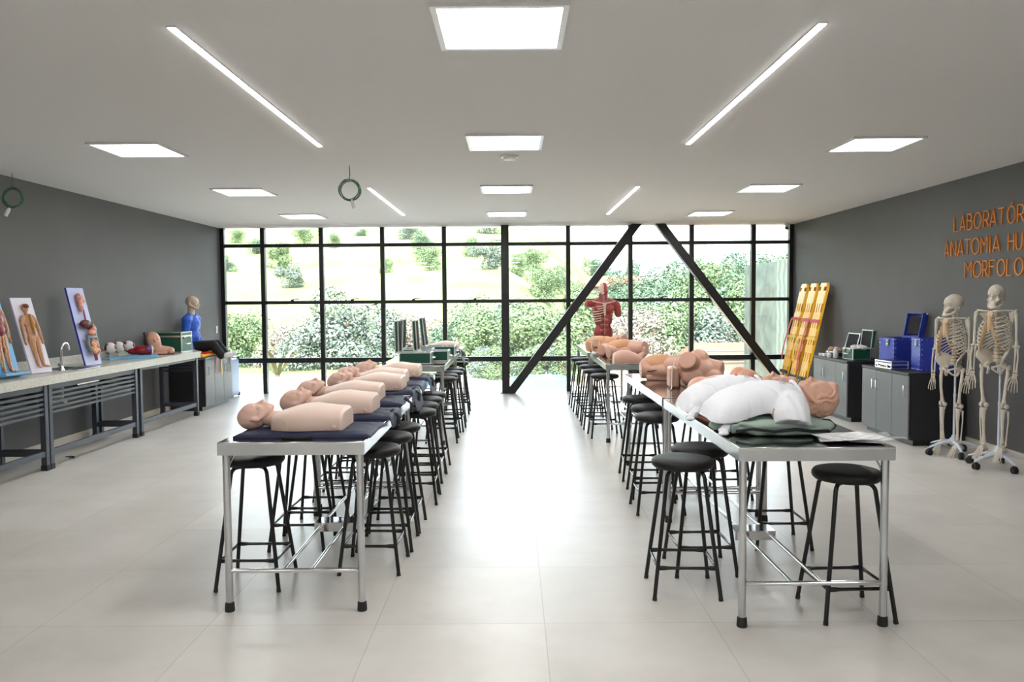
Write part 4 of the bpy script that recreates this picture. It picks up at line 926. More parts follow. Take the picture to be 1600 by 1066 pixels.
# ---------------------------------------------------------------- cases on the right cabinets
case('green_case', 'open green case with white contents at the near end of the farther right cabinet', 'case', (4.60, 10.62, .801), 5, (.26,.34,.15), 0, GREENL, 'cases on the right cabinets', .05) if False else None
t = case('green_case', 'open green case holding white bags, at the near end of the farther right cabinet', 'case', (4.60, 10.66, .801), 185, (.24,.27,.15), 97, GREENL, None, .055)
mb = MB(); rb = random.Random(9)
for k in range(8): mb.ell((rb.uniform(-.07,.07), rb.uniform(-.1,.1), .03+rb.uniform(0,.03)), (.05,.05,.03))
tag(link('plastic_bag', organic(mb, .009, 1, lambda p: p+V((0,0,.012*noise.noise(p*40))), 'bag'), mat('white_bag', (.75,.75,.77), .4), loc=(4.60,10.66,.915)), 'crumpled white plastic bags inside the open green case on the right cabinet', 'plastic bag')
t = case('blue_case', 'small open blue case with black foam lid at the far end of the right cabinet', 'case', (4.60, 11.18, .801), 185, (.26,.32,.07), 105, mat('navy_case_panel', lin((34,44,96)), .4), None, .05)
MASK = mat('tan_mask', lin((176,138,118)), .5)
for (x, y, lb) in ((4.53, 11.30, 'far'), (4.53, 11.08, 'near')):
    mb = MB(); mb.ell((0,0,.03), (.06,.075,.045)); mb.ell((-.03,0,.055), (.02,.025,.022)); mb.ell((.0,.03,.05),(.03,.03,.03))
    tag(link('face_mask', organic(mb, .006, 2, None, 'mask'), MASK, loc=(x, y, .86)), 'small tan face model lying at the %s end of the open blue case' % lb, 'medical model')
BOT = [(1.0,.0)]
for (x, y, h, r_, lb) in ((4.42, 10.90, .15, .034, 'white plastic bottle beside the green case, the nearer of a tall pair'), (4.45, 10.972, .15, .034, 'white plastic bottle behind its twin, the farther of a tall pair'), (4.385, 11.04, .07, .028, 'short white bottle standing in front of the tall pair')):
    b = thing('bottle', lb, 'bottle', (x, y, .801), group='white bottles on the right cabinet')
    build('body', MB().lathe([(r_*.9,0),(r_,.006),(r_,h*.72),(r_*.6,h*.8)], seg=20), WHITE, b); build('cap', MB().lathe([(r_*.62,h*.79),(r_*.62,h*.98),(r_*.5,h)], seg=20), WHITE, b)
for (x, y, rz, lb) in ((4.40, 11.33, 20, 'far'), (4.395, 11.2, -10, 'near')):
    tag(build('syringe_pack', MB().box((0,0,.02), (.05,.10,.04)), mat('pack_white', (.6,.6,.66), .4), loc=(x,y,.801), rot=(0,0,R(rz)), bevel=.005), 'small white pack in front of the open blue case, %s one' % lb, 'pack')

def trunk(name, lab, loc, rz, S, lid):
    """riveted chest; corner nearest the camera at local origin, sides along +X and +Y."""
    sx, sy, h = S
    t = thing(name, lab, 'trunk', loc, (0,0,R(rz)), 'riveted blue trunks on the right cabinet')
    k = .012; mb = MB()
    mb.box((sx/2,k/2,h/2),(sx,k,h)).box((sx/2,sy-k/2,h/2),(sx,k,h)).box((k/2,sy/2,h/2),(k,sy-2*k,h)).box((sx-k/2,sy/2,h/2),(k,sy-2*k,h)).box((sx/2,sy/2,k/2),(sx-2*k,sy-2*k,k))
    build('body', mb, BLUEL, t, smooth=False)
    build('lining', MB().box((sx/2,sy/2,h*.42),(sx-.03,sy-.03,h*.7)), FOAM, t, smooth=False)
    rv = MB(); n = 7
    for i in range(n):
        f = .04+(.92*i/(n-1))
        for z in (.02, h-.02): rv.ell((f*sx,-.001,z), .006, u=8, v=6); rv.ell((-.001,f*sy,z), .006, u=8, v=6)
        for a in (.02, sx-.02): rv.ell((a,-.001,f*h), .006, u=8, v=6)
        for a in (.02, sy-.02): rv.ell((-.001,a,f*h), .006, u=8, v=6)
    build('rivets', rv, CHROME, t)
    build('hasp', MB().box((-.006,sy*.42,h-.055),(.012,.05,.07)).box((-.010,sy*.42,h-.085),(.012,.03,.03)), CHROME, t, bevel=.002)
    if lid:
        lt = thing('lid', None, None); lt.parent = t; lt.location = (sx+.008, 0, h); lt.rotation_euler = (0, R(lid), 0)
        d = .07; mb = MB()
        mb.box((-sx/2,sy/2,d-k/2),(sx,sy,k)).box((-sx/2,k/2,d/2),(sx,k,d)).box((-sx/2,sy-k/2,d/2),(sx,k,d)).box((-k/2,sy/2,d/2),(k,sy,d)).box((-sx+k/2,sy/2,d/2),(k,sy,d))
        build('lid_shell', mb, BLUEL, lt, smooth=False); build('foam_lining', MB().box((-sx/2,sy/2,d*.55),(sx*.72,sy*.72,d*.6)), FOAM, lt, smooth=False)
        cc = MB()
        for a in (-.006,-sx+.006):
            for b in (.006,sy-.006):
                cc.ell((a,b,d-.006), .016, u=8, v=6)
        build('corner_caps', cc, CHROME, lt)
    return t
trunk('equipment_chest', 'blue riveted trunk with its lid open against the wall, behind the flat briefcase', (4.50, 9.40, .801), 8, (.30,.30,.345), 101)
trunk('equipment_chest', 'taller blue riveted trunk beside the left skeleton', (4.50, 8.80, .801), -8, (.36,.27,.37), 0)
case('briefcase', 'flat silver and blue briefcase lying closed in front of the blue trunks', 'case', (4.405, 9.26, .801), 183, (.20,.36,.05), 0, mat('navy_case_panel', (0,0,0)), None, .04, closed=True)

# ---------------------------------------------------------------- yellow spine boards against the right wall
def spine(y, lab):
    lean = math.degrees(math.atan2(.42, 1.87))
    t = thing('spine_board', lab, 'spine board', (4.475, y, .004), (R(-lean), 0, R(-90)), 'yellow spine boards leaning on the right wall')
    H, W = 1.90, .39
    # outline with rounded head end and tapered foot, with real hand holes
    def half(z): 
        f = z/H
        return W/2*(.80+.2*min(1, f*2.2)) * (1 - .25*max(0, (f-.94)/.06)**2 - .2*max(0, (.04-f)/.04)**2)
    holes = []
    for zc in (.16,.42,.70,.98,1.24,1.50):
        for x in (-.135,-.045,.045,.135): holes.append((x, zc, .012 if abs(x) < .1 else .018, .07))
    holes += [(-.10,1.80,.045,.03),(.10,1.80,.045,.03)]
    mb = MB(); nx, nz = 40, 120; keep = {}
    for i in range(nx):
        for j in range(nz):
            z = (j+.5)/nz*H; u = (i+.5)/nx*2-1; x = u*half(z)
            keep[i,j] = not any(abs(x-hx) < hw and abs(z-hz) < hh for hx,hz,hw,hh in holes)
    vs = {}
    def vert(i, j, s):
        kx = (i, j, s)
        if kx not in vs:
            z = j/nz*H; u = i/nx*2-1; b = .028*(1-abs(u)**6); vs[kx] = mb._v(V((u*half(z), -b if s else .0, z)))
        return vs[kx]
    for (i,j),k in keep.items():
        if not k: continue
        for s in (0,1):
            q = [vert(i,j,s),vert(i+1,j,s),vert(i+1,j+1,s),vert(i,j+1,s)]; mb._f(q if s == 0 else q[::-1])
        for (di,dj,a,b) in ((-1,0,(i,j),(i,j+1)),(1,0,(i+1,j),(i+1,j+1)),(0,-1,(i,j),(i+1,j)),(0,1,(i,j+1),(i+1,j+1))):
            if not keep.get((i+di,j+dj), False): mb._f((vert(*a,0),vert(*b,0),vert(*b,1),vert(*a,1)))
    build('board', mb, YEL, t, ang=50)
    def band(name, z, m, droop=None, h=.05):
        p = MB().sheet(lambda u, v: V(((u-.5)*(W*.98), -.034-.004*math.sin(PI*u), z+(v-.5)*h+.008*math.sin(3*u))), 10, 2)
        if droop:
            x0, ln, dx = droop
            p.sheet(lambda u, v: V((x0+dx*u+(v-.5)*.07+.008*math.sin(6*u), -.042-.02*math.sin(PI*u), z+.015-ln*u)), 20, 2)
        build(name, p, m, t)
    return t, band
t, band = spine(13.33, 'yellow slotted spine board leaning on the right wall, nearest the glass'); band('red_strap', 1.30, REDW, (-.17,.72,-.03)); band('yellow_strap', 1.0, YELW); band('black_strap', .40, NAVYD, (.1,.12,.0))
t, band = spine(12.91, 'yellow slotted spine board leaning on the right wall, middle of three'); band('red_strap', 1.29, REDW, (.17,.85,.0)); band('yellow_strap', .99, YELW, (-.1,.4,.02)); band('black_strap', .36, NAVYD, (-.1,.2,.04))
t, band = spine(12.49, 'yellow slotted spine board leaning on the right wall, nearest the cabinets'); band('red_strap', 1.28, REDW); band('yellow_strap', 1.0, YELW); band('black_strap', .36, NAVYD, (0,.22,.03))

# ---------------------------------------------------------------- skeletons
def make_skeleton():
    t = thing('skeleton_model', 'x', 'skeleton')
    # skull (face to -Y, own origin at the top of the neck)
    sk = thing('skull', None, None); sk.parent = t; sk.location = (0, .0, 1.545)
    mb = MB(); mb.ell((0,.02,.115), (.071,.088,.08), u=24, v=16); mb.ell((0,-.035,.115), (.058,.045,.055)); mb.ell((0,-.05,.075), (.05,.035,.022)); mb.ell((0,-.055,.03), (.034,.032,.028)); mb.ell((0,-.078,.015), (.028,.014,.012))
    for s in (-1,1):
        mb.ell((s*.030,-.070,.099), (.022,.010,.008)); mb.ell((s*.044,-.052,.05), (.014,.018,.012)); mb.tube([(s*.045,-.056,.05),(s*.062,-.03,.055),(s*.066,.01,.06)], .006, 8); mb.ell((s*.058,.03,.045), (.011,.013,.020))
    mb.tube([(0,-.082,.095),(0,-.092,.075),(0,-.086,.065)], [.008,.008,.005], 8)
    def fn(p):
        for s in (-1,1): p.y += .034*gauss(p, (s*.028,-.082,.077), .0135)
        p.y += .026*gauss(p, (0,-.088,.045), .010)
        for s in (-1,1): p.x -= s*.012*gauss(p, (s*.066,-.03,.085), .02)
        return p
    link('cranium', organic(mb, .0045, 2, fn, 'cranium'), BONE, sk)
    mb = MB(); mb.tube([(-.058,.0,.055),(-.056,-.008,.01),(-.046,-.045,-.012),(-.02,-.082,-.022),(0,-.088,-.024),(.02,-.082,-.022),(.046,-.045,-.012),(.056,-.008,.01),(.058,.0,.055)], [.008,.013,.012,.014,.015,.014,.012,.013,.008], 10); mb.ell((0,-.086,-.01), (.024,.010,.014))
    link('jaw', organic(mb, .0045, 1, None, 'jaw'), BONE, sk)
    tm = MB()
    for k in range(-4,5):
        a = k*.2; tm.ell((.028*math.sin(a)*1.1, -.062-.028*math.cos(a), .004), (.0042,.004,.009), u=8, v=6)
    build('teeth', tm, mat('tooth_white', lin((232,224,206)), .3), sk)
    # spine: stacked vertebrae along an S curve
    def sp(z): # y offset of the column
        return .03*math.sin((z-.95)*5.2) + .012
    mb = MB(); z = 1.555; zs = []
    while z > 1.02:
        f = (1.555-z)/.53; h = .018+.016*f; r_ = .013+.015*f
        y = sp(z); mb.lathe([(r_*.92,-h*.36),(r_,-h*.3),(r_*.86,0),(r_,h*.3),(r_*.92,h*.36)], (0,y,z), 12)
        mb.tube([(0,y+r_*.8,z),(0,y+r_+.022+.012*f,z-.012)], [.007,.004], 6)
        for s in (-1,1): mb.tube([(s*r_*.7,y+.012,z),(s*(r_+.018),y+.02,z+.003)], [.006,.004], 6)
        z -= h+.0015
    build('spine', mb, BONE, t, ang=50)
    build('spine_discs', MB().tube([(0,sp(1.555-.535*k/20),1.555-.535*k/20) for k in range(21)], [.010+.013*k/20 for k in range(21)], 8), CART, t)
    # ribs
    for k in range(12):
        zb = 1.475-.0265*k; yb = sp(zb)+.012
        w_ = [.062,.088,.104,.115,.122,.126,.128,.128,.124,.116,.10,.085][k]; d = [.075,.10,.115,.125,.13,.132,.13,.124,.115,.10,.07,.05][k]; drop = 1.3*[.045,.055,.065,.075,.082,.09,.098,.10,.10,.092,.06,.045][k]
        end = [.93,.93,.92,.91,.9,.88,.85,.8,.74,.66,.5,.4][k]
        for s in (-1,1):
            pts = []
            for j in range(13):
                a = PI*end*j/12; pts.append((s*(.012+w_*math.sin(a)**.8), yb+.028-.0-(d+.028)*.5*(1-math.cos(a))*1.35+.02*math.sin(a), zb-drop*(j/12)**.9*1.0))
            build('rib', MB().tube(pts, [.0052]+[.0066]*11+[.0056], 8), BONE, t)
            if k < 10:
                e = V(pts[-1]); tz = max(1.335, 1.47-.022*k) if k < 7 else 1.335
                ty = -.125+.03*(1.47-tz) + (0 if k else .03)
                mid = e.lerp(V((s*.016, ty, tz)), .5)+V((0,-.006,-.008 if k > 4 else 0))
                build('cartilage', MB().tube([e, mid, (s*.014, ty, tz)], .0052, 7), CART, t)
    build('sternum', MB().loft([[V((x*w_, y_+q, z)) for x, q in ((-1,0),(-.5,-.005),(.5,-.005),(1,0),(.5,.006),(-.5,.006))] for w_, y_, z in ((.005,-.117,1.295),(.011,-.122,1.325),(.017,-.124,1.37),(.014,-.118,1.42),(.024,-.104,1.45),(.026,-.095,1.485),(.016,-.09,1.495))]), mat('pale_cartilage', lin((216,190,160)), .5), t)
    for s in (-1,1):
        build('clavicle', MB().tube([(s*.02,-.092,1.488),(s*.06,-.098,1.492),(s*.11,-.06,1.497),(s*.16,-.01,1.494)], [.010,.0065,.0065,.009], 8), BONE, t)
        sc = MB().prism([(0,0),(.075,-.02),(.085,.01),(.03,.0),(.02,-.14),(.0,-.13)], -.003, .003)
        sc = MB(); a = [V((s*.165,.015,1.475)), V((s*.075,.092,1.475)), V((s*.095,.092,1.33)), V((s*.14,.05,1.42))]
        n = (a[1]-a[0]).cross(a[2]-a[0]).normalized()*.004
        sc.loft([[p+n for p in a],[p-n for p in a]]); sc.tube([(s*.075,.098,1.455),(s*.12,.07,1.485),(s*.175,.01,1.50)], [.005,.007,.009], 8)
        build('scapula', sc, BONE, t)
        def bone(name, pts, rad, knobs=(), m=BONE):
            mb = MB().tube(pts, rad, 12)
            for c, r_ in knobs: mb.ell(c, r_, u=12, v=8)
            return build(name, mb, m, t)
        X = s*.178
        bone('humerus', [(X,.0,1.47),(X+s*.006,0,1.42),(X+s*.01,0,1.32),(X+s*.012,0,1.22),(X+s*.012,0,1.165)], [.018,.014,.0105,.0115,.017], [((X-s*.008,0,1.472),(.022,.023,.021)),((X+s*.03,0,1.163),(.013,.016,.014)),((X-s*.010,0,1.163),(.013,.016,.014))])
        bone('radius', [(X+s*.026,-.006,1.148),(X+s*.034,-.012,1.06),(X+s*.030,-.02,.97),(X+s*.024,-.02,.925)], [.010,.0068,.0075,.0125])
        bone('ulna', [(X,.012,1.165),(X+s*.004,.002,1.10),(X+s*.004,-.010,1.0),(X+s*.002,-.016,.925)], [.013,.0085,.0065,.0075])
        hb = MB(); wc = V((X+s*.014,-.02,.905)); rh = random.Random(5)
        for i in range(8): hb.ell(wc+V((s*(-.016+.011*(i%4)), rh.uniform(-.004,.004), .006-.013*(i//4))), (.0075,.008,.0075), u=8, v=6)
        fing = [(-.030,.085),(-.012,.10),(.006,.105),(.024,.095)]
        for i, (dx, ln) in enumerate(fing):
            p0 = wc+V((s*dx*.5,-.002,-.016)); p1 = wc+V((s*dx*1.1,-.008,-.016-.058)); 
            hb.tube([p0,(p0+p1)/2,p1], [.0055,.0038,.0055], 8)
            p2 = p1+V((s*dx*.22,-.012,-ln*.42)); p3 = p2+V((s*dx*.12,-.004,-ln*.27)); p4 = p3+V((0,.002,-ln*.2))
            for a, b in ((p1,p2),(p2,p3),(p3,p4)): hb.tube([a,(a+b)/2,b-(b-a)*.06], [.0048,.0033,.0042], 8)
        p = [wc+V((-s*.012,-.004,-.008)), wc+V((-s*.036,-.022,-.04)), wc+V((-s*.048,-.03,-.072)), wc+V((-s*.052,-.034,-.096))]
        for a, b in zip(p, p[1:]): hb.tube([a,(a+b)/2,b], [.0052,.0038,.0048], 8)
        build('hand_bones', hb, BONE, t)
        hx = s*.092
        bone('femur', [(s*.072,.015,.985),(hx+s*.022,.012,.958),(hx+s*.026,.004,.90),(hx+s*.016,-.008,.78),(hx+s*.006,-.004,.68),(hx,.0,.615)], [.017,.015,.0165,.0135,.0145,.023], [((s*.068,.015,.99),(.023,.023,.023)),((hx+s*.034,.014,.965),(.018,.02,.028)),((hx-s*.021,.006,.60),(.021,.027,.024)),((hx+s*.021,.006,.60),(.021,.027,.024))])
        bone('patella', [(hx,-.03,.635),(hx,-.033,.612)], [.013,.014])
        bone('tibia', [(hx-s*.002,.0,.572),(hx-s*.004,-.004,.54),(hx-s*.006,-.006,.44),(hx-s*.008,.0,.33),(hx-s*.010,.004,.245)], [.034,.022,.0145,.0115,.0175], [((hx-s*.020,.004,.238),(.010,.013,.014))])
        bone('fibula', [(hx+s*.033,.014,.555),(hx+s*.035,.014,.45),(hx+s*.026,.012,.33),(hx+s*.019,.010,.228)], [.010,.006,.006,.0095])
        fb = MB(); az = .218
        fb.ell((hx-s*.004,.005,az), (.022,.028,.016), u=12, v=8); fb.cap((hx,.03,az-.03),(hx,.062,az-.05), .02,.019); fb.ell((hx-s*.004,-.025,az-.022), (.026,.022,.016), u=12, v=8)
        for i in range(5):
            dx = -.022+.0115*i; b0 = V((hx-s*dx*.8-s*.004,-.04,az-.028)); b1 = V((hx-s*dx*1.35,-.092+.006*abs(i-1.2),az-.085)); b2 = b1+V((-s*dx*.1,-.022,-.03)); b3 = b2+V((0,-.008,-.016))
            fb.tube([b0,(b0+b1)/2,b1], [.0075,.005,.0075], 8); fb.tube([b1,(b1+b2)/2,b2], [.0062,.0045,.0055], 8); fb.tube([b2,b3], [.005,.0045], 8)
        build('foot_bones', fb, BONE, t)
    # pelvis: flared blades, sacrum and lower ring
    mb = MB()
    for s in (-1,1):
        bz = lambda a, b, c, t_: V(a)*(1-t_)**2 + V(b)*2*t_*(1-t_) + V(c)*t_*t_
        def blade(u, v, s=s):
            top = bz((s*.122,-.082,1.055), (s*.168,.0,1.19), (s*.042,.088,1.085), u); low = bz((s*.088,-.05,.995), (s*.075,.0,.99), (s*.045,.075,1.0), u)
            p = low.lerp(top, v); p.x -= s*.022*math.sin(PI*v)*math.sin(PI*u); return p
        nb = 12; fr = [[blade(i/nb, j/6) for j in range(7)] for i in range(nb+1)]
        for i in range(nb):
            for j in range(6):
                q = [fr[i][j],fr[i+1][j],fr[i+1][j+1],fr[i][j+1]]; c = sum(q, V())/4; n = (q[1]-q[0]).cross(q[3]-q[0])
                if n.length < 1e-9: continue
                n = n.normalized()*.006; mb.loft([[p+(p-c)*.15+n for p in q],[p+(p-c)*.15-n for p in q]])
        mb.tube([fr[i][6] for i in range(nb+1)], .0095, 8)
        mb.ell((s*.078,.012,.99), (.03,.032,.034)); mb.tube([(s*.075,-.01,.985),(s*.05,-.055,.975),(s*.012,-.075,.962)], [.013,.009,.012], 8); mb.tube([(s*.012,-.072,.955),(s*.04,-.04,.92),(s*.06,.0,.905)], [.011,.009,.012], 8)
        mb.tube([(s*.06,.0,.902),(s*.066,.025,.935),(s*.078,.03,.98)], [.015,.013,.015], 8); mb.tube([(s*.03,.07,1.04),(s*.06,.055,1.045)], [.02,.018], 8)
    mb.loft([[V((x*w_, .055+y_+q*.02, z)) for x, q in ((-1,0),(-.4,-1),(.4,-1),(1,0),(.4,1),(-.4,1))] for w_, y_, z in ((.006,.005,.905),(.014,.03,.935),(.03,.035,.98),(.048,.02,1.03),(.05,.0,1.06))])
    link('pelvis', organic(mb, .0055, 2, None, 'pelvis'), BONE, t)
    return t
skel = make_skeleton(); KIDS['skeleton_model'] = list(skel.children); KIDS['skull'] = list(bpy.data.objects['skull'].children)
skel['label'] = 'full human skeleton model nearer the camera, hanging on its white stand at the right edge'; skel['group'] = 'skeleton models on stands'
skel.location = (4.52, 7.47, 0); skel.rotation_euler = (0, 0, R(-58))
sk2 = dup(skel, (4.48, 8.13, -.083), (0,0,R(-66)), 'full human skeleton model farther from the camera, beside the blue trunk', 'skeleton models on stands')
for c in sk2.children:
    if c.name.startswith('skull'): c.rotation_euler = (0,0,R(-22))
for c in skel.children:
    if c.name.startswith('skull'): c.rotation_euler = (0,0,R(6))
STW = mat('white_enamel', lin((214,222,236)), .3)
def skstand(loc, rz, ph, lab):
    t = thing('skeleton_stand', lab, 'stand', loc, (0,0,R(rz)), 'rolling skeleton stands')
    build('pole', MB().cyl((0,0,.12),(0,0,.60),.0125,seg=16).cyl((0,0,.6),(0,0,ph),.0105,seg=16).lathe([(.014,.6),(.014,.63)], seg=16), STW, t)
    build('hub', MB().lathe([(.03,.10),(.045,.105),(.045,.16),(.024,.185),(.02,.205)], seg=20), STW, t)
    for k in range(5):
        a = 2*PI*k/5; c, s = math.cos(a), math.sin(a); rings = []
        for f, w_, z, h in ((.03,.024,.135,.02),(.10,.022,.13,.018),(.18,.018,.112,.014),(.25,.014,.088,.010),(.275,.009,.078,.006)):
            rings.append([V((c*f-s*w_*math.cos(q), s*f+c*w_*math.cos(q), z+h*math.sin(q))) for q in [2*PI*j/12 for j in range(12)]])
        lg = build('leg', MB().loft(rings), STW, t)
        p = V((c*.262, s*.262, .031)); ax = V((-s, c, 0)); cs = MB()
        for q in (-1,1): cs.cyl(p+ax*q*.006, p+ax*q*.022, .031, seg=18)
        cs.ell(p+V((0,0,.018)), (.026,.026,.024), u=12, v=8)
        build('caster', cs, RUBBER, lg)
    return t
skstand((4.595, 7.50, 0), -20, 1.0, 'white five-leg rolling stand of the skeleton nearer the camera')
skstand((4.535, 8.155, 0), -32, .93, 'white five-leg rolling stand of the skeleton beside the blue trunk')
# ---------------------------------------------------------------- outside: yard, hillside, trees
def leafmat(name, c1, c2):
    m = mat(name, c1, .6, spec=.2); nt = m.node_tree; b = nt.nodes['Principled BSDF']
    g = nt.nodes.new('ShaderNodeNewGeometry'); r = nt.nodes.new('ShaderNodeValToRGB')
    r.color_ramp.elements[0].color = (*[v_*.62 for v_ in lin(c1)], 1); r.color_ramp.elements[1].color = (*[v_*.62 for v_ in lin(c2)], 1)
    nt.links.new(g.outputs['Random Per Island'], r.inputs['Fac']); nt.links.new(r.outputs['Color'], b.inputs['Base Color'])
    return m
LEAF = {'silver': leafmat('silver_green_leaves', (70,88,78), (148,162,150)), 'bright': leafmat('bright_green_leaves', (72,96,66), (134,156,112)),
        'dark': leafmat('deep_green_leaves', (50,76,62), (112,136,108)), 'pale': leafmat('pale_blossom_leaves', (122,112,100), (178,168,160))}
BARK = mat('bark', lin((104,90,78)), .9, var=.2, vscale=5)
def crown_mesh(seed, n, leaf, aspect, blobs=9):
    rnd = random.Random(seed); bl = []
    for k in range(blobs):
        a = rnd.uniform(0, 2*PI); r_ = rnd.uniform(0, .34); z = rnd.uniform(.22, .82)
        bl.append((V((r_*math.cos(a), r_*math.sin(a), z)), rnd.uniform(.15,.26)))
    mb = MB()
    for i in range(n):
        c, r_ = bl[i % blobs]
        d = V((rnd.gauss(0,1), rnd.gauss(0,1), rnd.gauss(0,1)+.2)).normalized()
        p = c + d*r_*rnd.uniform(.7, 1.05); p.x *= aspect; p.y *= aspect
        nrm = (d + V((rnd.uniform(-.7,.7), rnd.uniform(-.7,.7), rnd.uniform(-.2,.9)))).normalized(); u = nrm.orthogonal().normalized(); w = nrm.cross(u); an = rnd.uniform(0, 2*PI)
        u, w = u*math.cos(an)+w*math.sin(an), w*math.cos(an)-u*math.sin(an); L = leaf*rnd.uniform(.6, 1.3)
        vs = [mb._v(p+u*L), mb._v(p+w*L*.55+nrm*L*.12), mb._v(p-u*L), mb._v(p-w*L*.55+nrm*L*.12)]; mb._f(vs)
    return mb.mesh('crown_%d' % seed, False, fix=False)
def trunk_mesh(seed):
    rnd = random.Random(seed); mb = MB()
    mb.tube([(0,0,-.05),(.01,.0,.2),(rnd.uniform(-.03,.03),0,.5)], [.03,.022,.016], 7)
    for k in range(5):
        a = rnd.uniform(0,2*PI); mb.tube([(0,0,.22+.05*k),(.12*math.cos(a),.12*math.sin(a),.42+.06*k),(.25*math.cos(a),.25*math.sin(a),.55+.05*k)], [.013,.008,.003], 5)
    return mb.mesh('trunk_%d' % seed)
CM = {}
for kind in LEAF:
    for q in range(2):
        me = crown_mesh(hash_[kind]+q, NLEAF, .0185, 1.15 if q else .95, 9+4*q); me.materials.append(LEAF[kind]); CM[kind, q] = me
TM = [trunk_mesh(3), trunk_mesh(8)]
for m in TM: m.materials.append(BARK)
def terrain(x, y):
    """yard level near the building, hillside rising behind; high on the left, a wooded valley on the right."""
    sm = lambda a, b, t: (lambda q: q*q*(3-2*q))(min(1, max(0, (t-a)/(b-a))))
    k = x/max(y, 1)
    left = 1-sm(-.02, .16, k)
    z = -.8 + sm(31, 44, y)*1.2*left - sm(26, 45, y)*2.5*(1-left)
    z += left*max(0, y-36)*.155 + (1-left)*max(0, y-60)*.055
    z += sm(34, 60, y)*(1.2*noise.noise(V((x*.05, y*.05, 1))) + .4*noise.noise(V((x*.16, y*.16, 3))))
    return z
gm = mat('hill_grass', lin((176,190,110)), .95); nt_ = gm.node_tree; b_ = nt_.nodes['Principled BSDF']
tc_ = nt_.nodes.new('ShaderNodeTexCoord'); n1 = nt_.nodes.new('ShaderNodeTexNoise'); n1.inputs['Scale'].default_value = .30; n1.inputs['Detail'].default_value = 10; n1.inputs['Roughness'].default_value = .68
nt_.links.new(tc_.outputs['Object'], n1.inputs['Vector']); rp_ = nt_.nodes.new('ShaderNodeValToRGB'); e_ = rp_.color_ramp.elements
e_[0].position = .30; e_[0].color = (*lin((50,72,34)), 1); e_[1].position = .72; e_[1].color = (*lin((108,104,70)), 1)
x_ = e_.new(.45); x_.color = (*lin((82,98,48)), 1); x_ = e_.new(.58); x_.color = (*lin((98,104,62)), 1); x_ = e_.new(.80); x_.color = (*lin((116,66,46)), 1)
nt_.links.new(n1.outputs['Fac'], rp_.inputs['Fac']); nt_.links.new(rp_.outputs['Color'], b_.inputs['Base Color'])
mb = MB(); NX, NY = 110, 90
def tp(u, v):
    y = 26 + 190*v**1.6; x = (u-.5)*2*(14+y*.62); return V((x, y, terrain(x, y)))
dm = mat('distant_wood', lin((116,136,122)), .95); nd = dm.node_tree; bd = nd.nodes['Principled BSDF']; td = nd.nodes.new('ShaderNodeTexCoord'); vd = nd.nodes.new('ShaderNodeTexVoronoi'); vd.inputs['Scale'].default_value = .09
nd.links.new(td.outputs['Object'], vd.inputs['Vector']); rd = nd.nodes.new('ShaderNodeValToRGB'); rd.color_ramp.elements[0].color = (*lin((118,134,122)), 1); rd.color_ramp.elements[1].color = (*lin((64,86,86)), 1); nd.links.new(vd.outputs['Distance'], rd.inputs['Fac'])
rd.color_ramp.elements[1].position = .9; nd.links.new(rd.outputs['Color'], bd.inputs['Base Color'])
def far(u, v):
    x = -80+520*u; y = 230+260*v; hgt = (22+.035*x)*math.sin(PI*.5*min(1, v*1.25))
    return V((x, y, -2+hgt + 5*noise.noise(V((x*.012, y*.012, 2))) + 2.2*abs(noise.noise(V((x*.09, y*.09, 5))))))
struct(build('distant_hill', MB().sheet(far, 130, 40), dm, ang=180))
struct(build('hillside', mb.sheet(tp, NX, NY), gm, ang=180))
yard = mat('pale_yard_paving', lin((190,168,142)), .9, var=.08, vscale=.8)
struct(build('yard', MB().box((0, 20.6, -.9), (60, 12.6, .2)), yard, smooth=False))
struct(build('yard_path', MB().prism([(-6.2,14.5),(1.6,14.5),(1.9,26),(-3.9,26.2)], -.8, -.755), mat('white_concrete', lin((238,236,230)), .85), smooth=False))
struct(build('brick_yard', MB().prism([(-12.5,14.5),(-6.25,14.5),(-5.0,25.5),(-13,25.5)], -.8, -.76), wave_mat('pink_brick_paving', (128,78,64), (150,106,92), 3.2, .9, 2, 'Y'), smooth=False))
rnd = random.Random(21)
def tree(x, y, s, kind, q, label, grp, wide=1., name='tree'):
    z = (terrain(x, y) if y > 26 else -.75) - (.17*s if y < 34 else .1*s)
    t = thing(name, label, 'tree' if name == 'tree' else 'shrub', (x, y, z-.04), (0,0,rnd.uniform(0,6.28)), grp)
    t.scale = (s*wide, s*wide, s)
    link('trunk', TM[q], None, t); link('crown', CM[kind, q], None, t)
    return t
def px(xp, y): return (xp-798)/1244*y
# hero shrubs and trees at the foot of the hill: (image column they stand in, depth, height, kind, width)
near = [(540,29.5,3.75,'silver',0,1.05,'large silver-green tree seen left of the open green cases'), (596,30.5,3.0,'silver',1,.9,'silver-green tree touching the right side of the large silver one'),
 (478,29,2.6,'silver',1,1.0,'lower silver-green bush left of the large silver tree'), (437,30,2.2,'pale',0,1.2,'pale thin bush behind the palm leaves'), (388,31,2.3,'bright',0,1.2,'bright bush by the left end of the glass wall'),
 (360,30,2.6,'bright',1,1.0,'yellow-green bush at the far left edge of the glass'), (655,31,2.6,'pale',1,1.1,'greyish bush behind the open case lids'), (690,29,2.0,'dark',0,1.2,'low dark bush right of the case lids'),
 (745,28.5,2.6,'bright',0,1.2,'bright rounded shrub left of the steel column'), (722,31,3.1,'dark',1,1.0,'dark shrub behind the bright one left of the column'), (775,30,2.2,'silver',0,1.1,'greyish shrub at the foot of the steel column'),
 (832,28,2.9,'bright',1,1.25,'sunlit rounded shrub right of the steel column'), (872,29,2.5,'bright',0,1.1,'yellow-green shrub under the diagonal brace'), (815,33,3.6,'silver',1,1.1,'greyish tree behind the sunlit shrub')]
